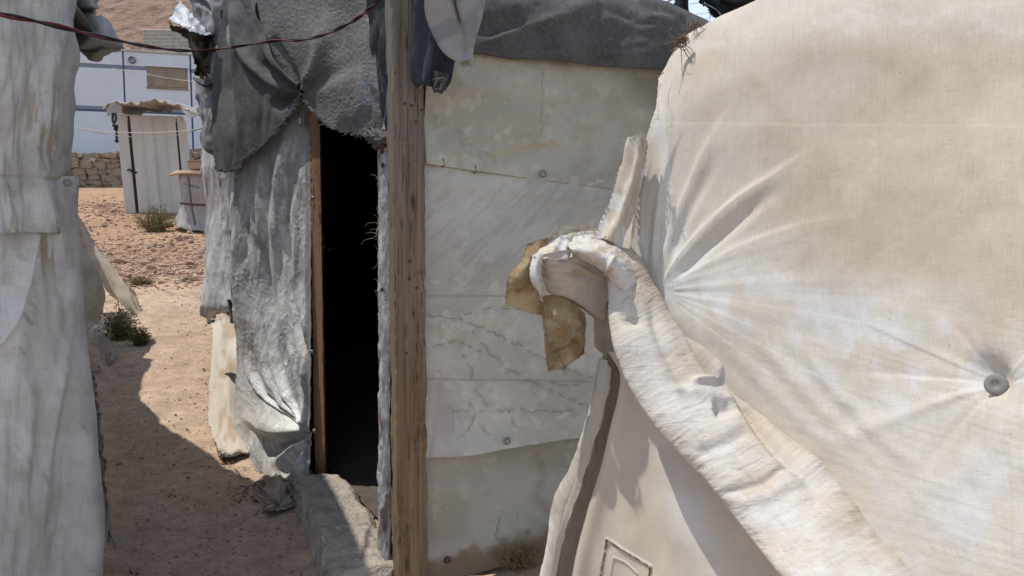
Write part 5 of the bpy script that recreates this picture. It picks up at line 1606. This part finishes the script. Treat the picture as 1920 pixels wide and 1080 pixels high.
def cab_s(px):
    lo, hi = -6.0, 12.0
    for _ in range(40):
        m_ = (lo + hi) / 2; q = O + exc * m_
        x = 960 + FPX * q.x / (q.y * CP) * 1.0 / (1 + 0.0)
        b = 0.22
        x = 960 + FPX * (q.x / q.y) * (CP + b * SP)
        if x < px: lo = m_
        else: hi = m_
    return lo


H = 2.8
fbox('core', O, exc, eyc, ez, -2.6, 5.0, 0.05, 2.4, 0.0, H - 0.05, M['cabin'], cab)
seams = [-2.6, cab_s(170) - 0.6, cab_s(235), cab_s(360), 5.0]
for a, b in zip(seams[:-1], seams[1:]):
    for z0, z1 in ((0.06, 1.16), (1.30, 2.30), (2.40, H - 0.04)):
        if z0 > 1 and z0 < 2.6 and abs(a - cab_s(235)) < 0.01:
            w0, w1 = cab_s(278), cab_s(354)
            wz0, wz1 = 1.86, 2.42
            for (xa, xb, za, zb) in (((a + .02), w0, z0, z1), (w1, b - .02, z0, z1), (w0, w1, z0, wz0)) if z1 < 2.35 else ((a + .02, w0, z0, z1), (w1, b - .02, z0, z1), (w0, w1, wz1, z1)):
                if zb > za: fbox('panel', O, exc, eyc, ez, xa, xb, 0.0, 0.05, za, zb, M['cabin'], cab)
            continue
        fbox('panel', O, exc, eyc, ez, a + 0.02, b - 0.02, 0.0, 0.05, z0, z1, M['cabin'], cab, 0.004)
for z0, z1 in ((1.17, 1.29), (2.31, 2.39)):
    fbox('band', O, exc, eyc, ez, -2.6, cab_s(277) if z0 > 2 else 5, 0.006, 0.05, z0, z1, M['cabin_band'], cab)
fbox('band_line', O, exc, eyc, ez, -2.6, 5, 0.002, 0.0055, 1.175, 1.215, M['cabin_seam'], cab)
fbox('band', O, exc, eyc, ez, cab_s(355), 5, 0.01, 0.05, 2.31, 2.39, M['cabin_band'], cab)
for s_ in seams[1:-1]:
    fbox('seam', O, exc, eyc, ez, s_ - 0.022, s_ + 0.022, 0.0, 0.05, 0.06, H - 0.04, M['cabin_seam'], cab)
fbox('skid', O, exc, eyc, ez, -2.6, 5.0, 0.01, 0.4, -0.06, 0.055, M['cabin_seam'], cab)
fbox('roof_trim', O, exc, eyc, ez, -2.65, 5.05, -0.04, 2.45, H - 0.035, H + 0.03, M['tin'], cab, 0.005)
wd = fbox('window', O, exc, eyc, ez, cab_s(279), cab_s(353), 0.012, 0.04, 1.88, 2.40, M['board'], cab)
fbox('lower_board', O, exc, eyc, ez, cab_s(279), cab_s(352), 0.004, 0.0115, 1.885, 2.12, M['stone'], wd)
fbox('mullion', O, exc, eyc, ez, cab_s(314), cab_s(315.5), -0.008, 0.0035, 1.885, 2.395, M['board'], wd)
fbox('sill', O, exc, eyc, ez, cab_s(277), cab_s(355), -0.04, 0.011, 1.82, 1.87, M['board'], wd)
fbox('window_frame', O, exc, eyc, ez, cab_s(277), cab_s(355), -0.05, 0.011, 2.41, 2.47, M['cabin'], wd)
fbox('window_frame', O, exc, eyc, ez, cab_s(355), cab_s(357.5), -0.03, 0.011, 1.82, 2.47, M['cabin'], wd)
q = O + exc * cab_s(252) + ez * 2.54
tube_obj('vent_pipe', [[q + eyc * 0.1, q, q - eyc * 0.12]], 0.085, M['black'], cab, 14)

# --- corrugated building and wall further up the hill
cr_ = empty('corrugated_shack', P(320, 100, 30), 'pale corrugated metal shack up the slope behind the cabin', 'shack')
O2 = P(268, 96, 30.0)
xs = np.linspace(0, 5.0, 60); zs = np.linspace(0, 0.78, 36)
XX, ZZ = np.meshgrid(xs, zs)
VV_ = np.stack([O2.x + XX, O2.y + 0.03 * np.sin(ZZ / 0.13 * 2 * math.pi), O2.z + ZZ], -1)
idx = np.arange(XX.size).reshape(XX.shape)
Fq = np.stack([idx[:-1, :-1], idx[:-1, 1:], idx[1:, 1:], idx[1:, :-1]], -1).reshape(-1, 4)
link('corrugated_wall', mesh_np('corrugated_wall', VV_.reshape(-1, 3), Fq), M['tin'], cr_)
fbox('body', O2, Vector((1, 0, 0)), Vector((0, 1, 0)), ez, 0, 5, 0.06, 3, -1.2, 0.74, M['board'], cr_)
fbox('footing', O2, Vector((1, 0, 0)), Vector((0, 1, 0)), ez, -1.8, 5.2, -0.15, 0.05, -1.6, -0.03, M['stone2'], cr_, 0.02)

# --- retaining wall of stones
sw = empty('stone_wall', P(190, 345, 20.2), 'low dry stone retaining wall under the white cabin', 'wall')


def rock_mesh(name, seed, sub=2, flat_=0.7, jag=0.35):
    bm = bmesh.new(); bmesh.ops.create_icosphere(bm, subdivisions=sub, radius=1)
    r = random.Random(seed)
    planes = [Vector((r.gauss(0, 1), r.gauss(0, 1), r.gauss(0, 1))).normalized() for _ in range(7)]
    offs = [r.uniform(0.45, 0.85) for _ in planes]
    for v in bm.verts:
        c = v.co.copy()
        for pl, of in zip(planes, offs):
            d = c.dot(pl)
            if d > of: c -= pl * (d - of)
        v.co = c * (1 + r.uniform(-.04, .04)); v.co.z *= flat_
    me = bpy.data.meshes.new(name); bm.to_mesh(me); bm.free(); return me


def box_stone(name, seed):
    r = random.Random(seed); bm = bmesh.new(); bmesh.ops.create_cube(bm, size=2)
    for v in bm.verts: v.co += Vector((r.uniform(-.42, .3), r.uniform(-.3, .3), r.uniform(-.45, .35)))
    bmesh.ops.bevel(bm, geom=bm.edges[:], offset=0.16, segments=1, affect='EDGES')
    me = bpy.data.meshes.new(name); bm.to_mesh(me); bm.free(); return me


ws = [box_stone('stone', s) for s in range(8)]
for i, me in enumerate(ws): me.materials.append(M[('stone', 'stone', 'stone', 'board')[i % 4]])
rnd = random.Random(4)
z = 2.05; row = 0
while z < 2.92:
    h = rnd.uniform(0.10, 0.17); x = -12.4 + rnd.uniform(0, .2)
    while x < -7.2:
        w_ = rnd.uniform(0.13, 0.40)
        o = bpy.data.objects.new('stone', ws[rnd.randrange(8)]); COL.objects.link(o); o.parent = sw
        pw = Vector((x + w_ / 2, 20.22 + rnd.uniform(-.03, .03), z + h / 2))
        o.location = pw - sw.location
        o.scale = (w_ / 2 * 1.02, 0.16, h / 2 * rnd.uniform(.85, 1.25)); o.rotation_euler = (0, rnd.uniform(-.2, .2), rnd.uniform(-.15, .15))
        x += w_
    z += h
fbox('mortar_core', Vector((-12.5, 20.3, 2.0)), Vector((1, 0, 0)), Vector((0, 1, 0)), ez, 0, 5.4, 0, 0.3, 0, 0.9, M['stone3'], sw)

# --- toilet shed
tsd = empty('toilet_shed', P(290, 402, 15.0), 'narrow grey panel toilet shed with a ragged corrugated roof', 'shed')
Y0 = 15.0
ths = math.radians(18)
O3 = P(236, 402, Y0); ex3 = Vector((math.cos(ths), math.sin(ths), 0)); ey3 = Vector((-math.sin(ths), math.cos(ths), 0))
O3.z = P(236, 402, Y0).z - 0.1
Htop = P(236, 213, Y0).z - O3.z
sx = lambda px: (px - 236) / FPX * Y0 * 0.93
lean = Vector((-0.055, 0, 1))
fbox('side_panel', O3, ex3, ey3, lean, sx(236), sx(255), 0.0, 0.05, 0, Htop, M['shed'], tsd, 0.004)
fbox('corner_gap', O3, ex3, ey3, lean, sx(256), sx(260), 0.02, 0.06, 0, Htop - .02, M['shed_edge'], tsd)
dr = fbox('door', O3, ex3, ey3, lean, sx(261), sx(344), -0.005, 0.045, 0.03, Htop - .01, M['shed'], tsd, 0.004)
for px in (280, 300, 303, 322):
    fbox('rib', O3, ex3, ey3, lean, sx(px), sx(px + 1.6), -0.014, -0.006, 0.03, Htop - .02, M['shed'], dr)
fbox('corner_gap', O3, ex3, ey3, lean, sx(345), sx(347), 0.02, 0.06, 0, Htop - .02, M['shed_edge'], tsd)
fbox('side_panel', O3, ex3, ey3, lean, sx(348), sx(358), 0.0, 0.05, 0, Htop, M['shed'], tsd, 0.004)
fbox('left_wall', O3, ex3, ey3, lean, sx(236), sx(238), 0.051, 1.1, 0, Htop, M['shed'], tsd)
fbox('right_wall', O3, ex3, ey3, lean, sx(356), sx(358), 0.051, 1.1, 0, Htop, M['shed'], tsd)
fbox('back_wall', O3, ex3, ey3, lean, sx(238.2), sx(355.8), 1.05, 1.1, 0, Htop, M['shed'], tsd)
tube_obj('latch', [[O3 + lean * 0.92 + ex3 * sx(248) - ey3 * .02, O3 + lean * .93 + ex3 * sx(252) - ey3 * .04, O3 + lean * 0.88 + ex3 * sx(258) - ey3 * .04, O3 + lean * 0.88 + ex3 * sx(264) - ey3 * .02]], 0.018, M['black'], dr, 5)
# roof sheet
us = np.linspace(0, 1, 150); vs = np.linspace(0, 1, 30)
UU, VV = np.meshgrid(us, vs)
pxs = 200 + 168 * UU
prof = np.interp(pxs, [200, 206, 216, 232, 262, 290, 318, 340, 356, 369], [206, 198, 190, 194, 196, 188, 192, 200, 206, 215])
corr = 0.035 * np.maximum(np.sin(UU * 2 * math.pi * 7.5), -0.2)
Yr = 14.62 + 1.35 * VV + 0.06 * np.sin(UU * 23)
base = Pn(pxs, prof, np.full_like(pxs, 14.75))
Wr = base.copy(); Wr[..., 1] = Yr; Wr[..., 0] += (VV - .2) * 0.05; Wr[..., 2] += corr + 0.03 * VV + (fbm(UU * 9, VV * 3, 3, 3) - .5) * 0.05
idx = np.arange(UU.size).reshape(UU.shape)
Fq = np.stack([idx[:-1, :-1], idx[:-1, 1:], idx[1:, 1:], idx[1:, :-1]], -1).reshape(-1, 4)
o = link('roof', mesh_np('roof', Wr.reshape(-1, 3), Fq), M['tin'], tsd); m_ = o.modifiers.new('t', 'SOLIDIFY'); m_.thickness = 0.02
cloth('roof_fringe', [[(200, 206, 14.6), (212, 194, 14.6), (228, 198, 14.62)], [(200, 218, 14.6), (213, 214, 14.6), (229, 210, 14.62)]], 20, 12, M['wrap'], tsd, thick=0.01)
cloth('roof_fringe', [[(340, 207, 14.62), (352, 209, 14.6), (368, 216, 14.6)], [(345, 211, 14.6), (354, 219, 14.58), (366, 221, 14.6)]], 20, 12, M['tin'], tsd, thick=0.01)
rp = empty('hanging_rope', P(216, 215, 14.55), 'black knotted rope hanging from the left end of the shed roof', 'rope')
tube_obj('rope', [smooth_line([P(212, 212, 14.55), P(211, 225, 14.55), P(215, 236, 14.5), P(218, 245, 14.52), P(219, 264, 14.5)], 16), smooth_line([P(216, 212, 14.55), P(217, 225, 14.5), P(213, 234, 14.5), P(218, 240, 14.48)], 12)], 0.022, M['black'], rp, 5)
tube_obj('knot', [smooth_line([P(213, 234, 14.46), P(219, 238, 14.44), P(216, 243, 14.46)], 8)], 0.035, M['black'], rp, 6)
tube_obj('knot', [smooth_line([P(217, 263, 14.5), P(221, 266, 14.5)], 3)], 0.03, M['black'], rp, 6)

# --- wrapped stack with boards on top
wr = empty('wrapped_stack', P(355, 425, 13.0), 'stack wrapped in dusty sheet with a brown strap beside the shed', 'bundle')
cloth('wrapping', [[(334, 326, 13.3), (340, 324, 12.9), (372, 325, 12.85), (410, 326, 12.9)],
                   [(334, 360, 13.3), (342, 358, 12.88), (374, 358, 12.85), (412, 358, 12.9)],
                   [(336, 384, 13.3), (343, 384, 12.92), (374, 385, 12.9), (412, 385, 12.95)],
                   [(330, 405, 13.3), (340, 408, 12.86), (372, 410, 12.84), (412, 410, 12.9)],
                   [(322, 420, 13.3), (336, 426, 12.8), (370, 432, 12.75), (412, 432, 12.8)]], 90, 110, M['wrap'], wr,
      lambda PX, PY, U, V: (fbm(PX / 12, PY / 40, 4, 3) - .5) * 0.07 - ridge(PX, PY, [(352, 330), (358, 380), (366, 420)], 1.5, .06, taper=(0, 0)) - ridge(PX, PY, [(345, 345), (372, 352)], 1.5, .05, taper=(0, 0)), thick=0.02, jag=1)
fbox('core', P(338, 425, 13.0), Vector((1, 0, 0)), Vector((0, 1, 0)), ez, 0, 0.7, 0.05, 0.6, -0.1, 0.85, M['board'], wr)
tube_obj('strap', [smooth_line([P(338, 381, 12.84), P(355, 383, 12.78), P(372, 384, 12.76), P(410, 383, 12.8)], 16)], 0.018, M['rust_eyelet'], wr, 5)
cbd = cloth('cardboard_sheet', [[(330, 319, 13.5), (350, 320, 13.5), (410, 322, 13.5)], [(317, 327, 12.8), (345, 323, 12.75), (410, 325, 12.75)], [(316, 334, 12.78), (330, 330, 12.72), (350, 326, 12.7)]][:2], 40, 20, M['cardboard'], None, None, None, thick=0.03)
tag(cbd, 'curled cardboard sheet lying on top of the wrapped stack', 'cardboard')
bx = empty('brown_box', P(365, 318, 13.1), 'small brown carton sitting on the cardboard beside the shed', 'box')
fbox('carton', P(352, 319, 13.0), Vector((1, 0, 0)), Vector((0, 1, 0)), ez, 0, 0.42, 0, 0.3, 0.02, 0.14, M['cardboard'], bx, 0.006)
fbox('lid', P(351, 319, 12.98), Vector((1, 0, 0)), Vector((0, 1, 0)), ez, 0, 0.44, 0, 0.32, 0.141, 0.16, M['board'], bx, 0.004)
bs = [rock_mesh('rock', s) for s in range(10)]
for i, me in enumerate(bs): me.materials.append(M[('stone2', 'stone3', 'stone', 'stone2', 'stone2')[i % 5]])

# --- rocks and rubble
def put_rock(px, py, wpx, me, name, label, group=None, flat_=1.0):
    q = gP(px, py); s_ = wpx / 2 / FPX * q.y
    o = bpy.data.objects.new(name, me); COL.objects.link(o)
    o.location = (q.x, q.y, q.z + s_ * 0.25); o.scale = (s_, s_ * .9, s_ * flat_)
    o.rotation_euler = (random.uniform(-.25, .25), random.uniform(-.25, .25), random.uniform(0, 6.28))
    tag(o, label, 'rock', group)
    return o


rnd = random.Random(77)
for i in range(95):
    if i < 66: px, py = rnd.uniform(205, 378), rnd.uniform(458, 532)
    elif i < 84: px, py = rnd.uniform(160, 240), rnd.gauss(398, 10)
    else: px, py = rnd.uniform(320, 378), rnd.uniform(430, 462)
    w_ = rnd.choice((8, 9, 10, 11, 13, 15, 18)) * (0.7 + 0.5 * (py - 380) / 150)
    put_rock(px, py, w_, bs[rnd.randrange(10)], 'rubble_rock', 'reddish broken rock scattered in the rubble patch between path and shed', 'broken rocks in the rubble patch')
put_rock(204, 414, 11, bs[1], 'rubble_rock', 'single dark rounded rock left of the shed foot')
put_rock(230, 494, 34, bs[4], 'rubble_rock', 'long flat slab-like rock nearest the left canvas flap', None, 0.5)
put_rock(336, 452, 20, bs[6], 'rubble_rock', 'grey rock below the wrapped stack')
put_rock(318, 425, 18, bs[7], 'rubble_rock', 'brown rock beside the dry bush')
for (px, py, w_, lab) in ((224, 873, 14, 'larger dark clod on the shaded path'), (203, 888, 14, 'small dark clod near the left tent skirt')):
    put_rock(px, py, w_, bs[2], 'dirt_clod', lab)

# fine rubble & pebbles as stuff
def scatter(name, n, region, size, mat, seed, lab, meshsrc=5):
    rnd = random.Random(seed); V = []; Fc = []; base = 0
    ico = []
    for s in range(5):
        bm = bmesh.new(); bmesh.ops.create_icosphere(bm, subdivisions=1, radius=1)
        r = random.Random(s)
        vs_ = np.array([tuple(v.co * r.uniform(.6, 1.15)) for v in bm.verts]); bm.verts.index_update()
        fs_ = np.array([[v.index for v in f.verts] for f in bm.faces]); bm.free(); ico.append((vs_, fs_))
    for i in range(n):
        px, py = region(rnd)
        if callable(size): s_px = size(rnd, px, py)
        else: s_px = rnd.uniform(*size)
        q = gP(px, py); s_ = s_px / 2 / FPX * q.y
        vs_, fs_ = ico[rnd.randrange(5)]; a = rnd.uniform(0, 6.28); c, s2 = math.cos(a), math.sin(a)
        sc = np.array([s_ * rnd.uniform(.7, 1.3), s_ * rnd.uniform(.7, 1.3), s_ * rnd.uniform(.35, .8)])
        w3 = vs_ * sc; w3 = np.stack([w3[:, 0] * c - w3[:, 1] * s2, w3[:, 0] * s2 + w3[:, 1] * c, w3[:, 2]], -1) + np.array([q.x, q.y, q.z + s_ * .15])
        V.append(w3); Fc.append(fs_ + base); base += len(vs_)
    o = link(name, mesh_np(name, np.concatenate(V), np.concatenate(Fc), False), mat)
    tag(o, lab, 'rubble', kind='stuff')
    return o


scatter('rubble', 2600, lambda r: (r.uniform(150, 382), r.gauss(495, 24)), lambda r, x, y: 2.5 + 7 * r.random() ** 2, M['stone2'], 3, 'pinkish broken rubble covering the ground before the shed')
scatter('dark_rubble', 1100, lambda r: (r.uniform(140, 382), r.uniform(375, 540)), lambda r, x, y: 2 + 6 * r.random() ** 2, M['stone3'], 4, 'brown rubble chips mixed in the ground before the shed')
scatter('rubble_heap', 420, lambda r: (r.gauss(210, 30), r.gauss(394, 10)), lambda r, x, y: r.uniform(2, 7), M['stone2'], 5, 'small heap of rubble at the left foot of the shed')
scatter('path_pebbles', 3600, lambda r: (r.uniform(190, 600), r.uniform(545, 1075)), lambda r, x, y: 1.4 + 4.5 * r.random() ** 5 * (y - 300) / 400, M['stone'], 6, 'scattered pebbles and grit on the dirt path')
scatter('edge_grit', 600, lambda r: (r.gauss(425, 30), r.uniform(560, 900)), lambda r, x, y: r.uniform(1.2, 3.5), M['stone3'], 7, 'grit gathered along the foot of the silver tarp')


scatter('litter_bits', 60, lambda r: (r.choice((r.gauss(250, 40), r.gauss(420, 25), r.uniform(200, 560))), r.uniform(400, 1000)), lambda r, x, y: r.uniform(2, 4.5), M['shed'], 9, 'tiny pale scraps of litter trodden into the dirt path')


# --- plants
def plant(name, px, py, wpx, hpx, n, lab, mats, seed, leafpx=4, dry=0.4):
    q = gP(px, py); s_ = q.y / FPX; rnd = random.Random(seed)
    e = empty(name, q, lab, 'plant')
    stems = []; lv = []; lf = []
    for i in range(n):
        a = rnd.uniform(0, 6.28); rr = rnd.random() ** .6 * wpx / 2 * s_
        tip = q + Vector((rr * math.cos(a), rr * math.sin(a) * .7, hpx * s_ * rnd.uniform(.35, 1.05) * (1 - .45 * (rr / (wpx / 2 * s_)) ** 2)))
        b = q + Vector((rr * .25 * math.cos(a), rr * .25 * math.sin(a), -0.02)); m_ = (b + tip) / 2 + Vector((rnd.gauss(0, .012), rnd.gauss(0, .012), 0.01))
        ln = smooth_line([b, m_, tip], 6); stems.append(ln)
        for k in range(9):
            t = rnd.random(); p = ln[1 + int(t * 4.99)] + Vector((rnd.gauss(0, 3 * s_), rnd.gauss(0, 3 * s_), rnd.gauss(0, 3 * s_)))
            d = Vector((rnd.gauss(0, 1), rnd.gauss(0, 1), rnd.gauss(0.3, .7))).normalized() * leafpx * s_ * rnd.uniform(.5, 1.2); w_ = d.orthogonal().normalized() * leafpx * s_ * .22
            c0 = len(lv); lv += [p, p + d * .5 + w_, p + d, p + d * .5 - w_]; lf.append((c0, c0 + 1, c0 + 2, c0 + 3))
    tube_obj('stems', stems, [[0.0022, .002, .0018, .0015, .0012, .0008]] * n if q.y < 9 else [[0.005, .005, .004, .003, .003, .002]] * n, mats[1], e, 3)
    k = int(len(lf) * (1 - dry))
    LV = np.array([tuple(v) for v in lv])
    o = link('leaves', mesh_np('leaves', LV, np.array(lf[:k]), False), mats[0], e); o['kind'] = 'stuff'
    if dry > 0:
        o = link('dry_leaves', mesh_np('dry_leaves', LV, np.array(lf[k:]), False), mats[1], e); o['kind'] = 'stuff'
    return e


plant('dry_bush', 292, 434, 80, 52, 190, 'dry thorny green and brown bush in front of the toilet shed', (M['weed'], M['dryweed']), 1, 4, 0.5)
plant('weed_clump', 225, 636, 80, 66, 150, 'dark green weeds in the shade under the left canvas flap', (M['weed'], M['dryweed']), 2, 6, 0.25)
plant('weed_clump', 264, 646, 44, 36, 130, 'bright green weed tuft at the edge of the path shadow', (M['weed'], M['dryweed']), 3, 5, 0.0)
plant('weed_clump', 262, 532, 60, 14, 70, 'low green weeds at the near edge of the rubble', (M['weed'], M['dryweed']), 4, 4, 0.2)
plant('weed_clump', 145, 352, 26, 14, 40, 'yellowish weeds below the stone wall', (M['weed'], M['dryweed']), 5, 4, 0.6)
plant('dry_grass', 975, 1064, 110, 60, 90, 'dry brown grass at the foot of the pale tarp wall', (M['dryweed'], M['dryweed']), 6, 5, 0.0)
plant('dry_grass', 864, 1084, 40, 26, 40, 'small dry grass tuft beside the timber post', (M['dryweed'], M['dryweed']), 7, 5, 0.0)

# twigs by the crumpled cloth
tws = []
rnd = random.Random(15)
for (x, y, dx, dy) in ((455, 925, 28, -12), (448, 945, 22, -30), (462, 915, -18, 8), (470, 935, 24, 4), (440, 880, 14, 22), (432, 940, 20, -10), (424, 870, 10, 8), (436, 838, 16, 3)):
    a = gP(x, y); b = gP(x + dx, y + dy); m_ = (a + b) / 2 + Vector((0, 0, .02)); tws.append(smooth_line([a + Vector((0, 0, .006)), m_, b + Vector((0, 0, .012))], 6))
for i, ln in enumerate(tws):
    o = tube_obj('twig', [ln], [[.0035, .003, .003, .0025, .002, .0015]], M['pole'], None, 4)
    tag(o, 'thin dry twig on the dirt left of the crumpled cloth', 'twig', 'dry twigs by the doorstep')
o = cloth('paper_scrap', [[(240, 1068, 2.98), (262, 1066, 2.98)], [(244, 1076, 2.93), (258, 1078, 2.92)]], 12, 8, M['cardboard'], None, lambda PX, PY, U, V: 0.01 * np.sin(U * 9))
tag(o, 'tiny yellowish scrap on the dirt at the bottom edge', 'litter')

# ================================================================== BICYCLE on the roof behind
bc = empty('bicycle', P(1390, 30, 4.4), 'black bicycle lying on the roof behind the cream tent, only wheel and gears showing', 'bicycle')
HB = P(1388, 8, 4.4)
bx_ = Vector((1, 0, 0)); bz_ = Vector((0, 0.15, 0.99)).normalized()


def circ(c, r, n, ax=bx_, az=bz_): return [c + ax * (r * math.cos(2 * math.pi * k / n)) + az * (r * math.sin(2 * math.pi * k / n)) for k in range(n + 1)]


RW = 0.325


def wheel(c):
    wv = tube_obj('wheel', [circ(c, RW, 72)], 0.026, M['black'], bc, 10)
    kn = []
    for k in range(72):
        a = 2 * math.pi * k / 72
        for s in (-1, 1):
            p = c + bx_ * ((RW + .024) * math.cos(a)) + bz_ * ((RW + .024) * math.sin(a)) + Vector((0, s * 0.011, 0))
            q_ = p + (bx_ * math.cos(a) + bz_ * math.sin(a)) * 0.008
            kn.append([p, q_])
    tube_obj('tread', kn, 0.006, M['black'], wv, 4)
    tube_obj('rim', [circ(c, RW - .035, 72)], 0.012, M['black'], wv, 6)
    sp = []
    for k in range(28):
        a = 2 * math.pi * k / 28; d = 0.35 * (1 if k % 2 else -1)
        sp.append([c + bx_ * (.025 * math.cos(a + d * 3)) + bz_ * (.025 * math.sin(a + d * 3)) + Vector((0, .025 * (1 if k % 4 < 2 else -1), 0)), c + bx_ * ((RW - .04) * math.cos(a)) + bz_ * ((RW - .04) * math.sin(a))])
    tube_obj('spokes', sp, 0.0012, M['steel'], wv, 3)
    tube_obj('hub', [[c + Vector((0, -.06, 0)), c + Vector((0, .06, 0))]], 0.022, M['black'], wv, 10)


wheel(HB); 
c2 = HB + Vector((1.04, 0, 0)); wheel(c2)


def cog(name, c, r, teeth, t, par):
    V = []; n = teeth * 4
    for s in (-t / 2, t / 2):
        for k in range(n):
            a = 2 * math.pi * k / n; rr = r + (0.006 if k % 4 in (1, 2) else 0)
            V.append(c + bx_ * rr * math.cos(a) + bz_ * rr * math.sin(a) + Vector((0, s, 0)))
        V.append(c + Vector((0, s, 0)))
    Fc = []
    for k in range(n):
        k2 = (k + 1) % n
        Fc += [(k, k2, n, n), (n + 1 + k2, n + 1 + k, 2 * n + 1, 2 * n + 1)]
    bm = bmesh.new(); vs_ = [bm.verts.new(v) for v in V]
    for k in range(n):
        k2 = (k + 1) % n
        bm.faces.new((vs_[k], vs_[k2], vs_[n])); bm.faces.new((vs_[n + 1 + k2], vs_[n + 1 + k], vs_[2 * n + 1])); bm.faces.new((vs_[k], vs_[n + 1 + k], vs_[n + 1 + k2], vs_[k2]))
    me = bpy.data.meshes.new(name); bm.to_mesh(me); bm.free()
    return link(name, me, M['steel'] if par is None else M['black'], bc if par is None else par)


HC = P(1352, 12, 4.33)
for k in range(6): cog('cog', HC + Vector((0, -.006 * k, 0)), 0.068 - 0.006 * k, 30 - 3 * k, 0.003, bc)
dl = empty('derailleur', P(1330, 6, 4.3)); dl.parent = bc; dl.location = P(1330, 6, 4.3) - bc.location
fb = lambda nm, x0, y0, x1, y1, Y, r, mt='black': tube_obj(nm, [[P(x0, y0, Y), P(x1, y1, Y)]], r, M[mt], dl, 8)
fb('arm', 1312, 0, 1348, 16, 4.28, 0.016); fb('body', 1324, -6, 1346, 10, 4.27, 0.024); fb('cage', 1340, 12, 1360, 30, 4.26, 0.010)
cog('jockey_wheel', P(1362, 34, 4.27), 0.026, 11, 0.006, dl); cog('jockey_wheel', P(1324, 2, 4.27), 0.026, 11, 0.006, dl)
tube_obj('chain', [smooth_line([P(1320, 6, 4.26), P(1345, 20, 4.26), P(1362, 40, 4.26), P(1400, 30, 4.26), P(1600, 40, 4.26)], 50)], 0.006, M['steel'], bc, 4)
tube_obj('chainstay', [[P(1352, -4, 4.25), P(1378, 6, 4.25), P(1412, -6, 4.22), P(1700, 0, 4.3)]], [[0.02, 0.028, 0.034, 0.03]], M['black'], bc, 10)
tube_obj('frame_tube', [[HB + Vector((0.1, 0, 0.0)), HB + Vector((.42, 0, .42)), HB + Vector((.95, 0, .38)), c2]], 0.018, M['black'], bc, 8)
tube_obj('frame_tube', [[HB + Vector((.42, 0, .0)), HB + Vector((.42, 0, .5))], [HB + Vector((.42, 0, 0)), HB + Vector((.95, 0, .38))]], 0.018, M['black'], bc, 8)
tube_obj('spare_spoke', [[P(1331, 10, 4.3), P(1331, 44, 4.3)]], 0.002, M['steel'], bc, 3)
# stalk above the dark blanket
o = tube_obj('bare_stalk', [[P(1236, 4, 4.0), P(1252, 3, 4.0), P(1262, -2, 4.0)]], 0.004, M['pole'], None, 4)
tag(o, 'thin dark wire end poking above the dark blanket against the sky', 'wire')

bpy.context.view_layer.update()
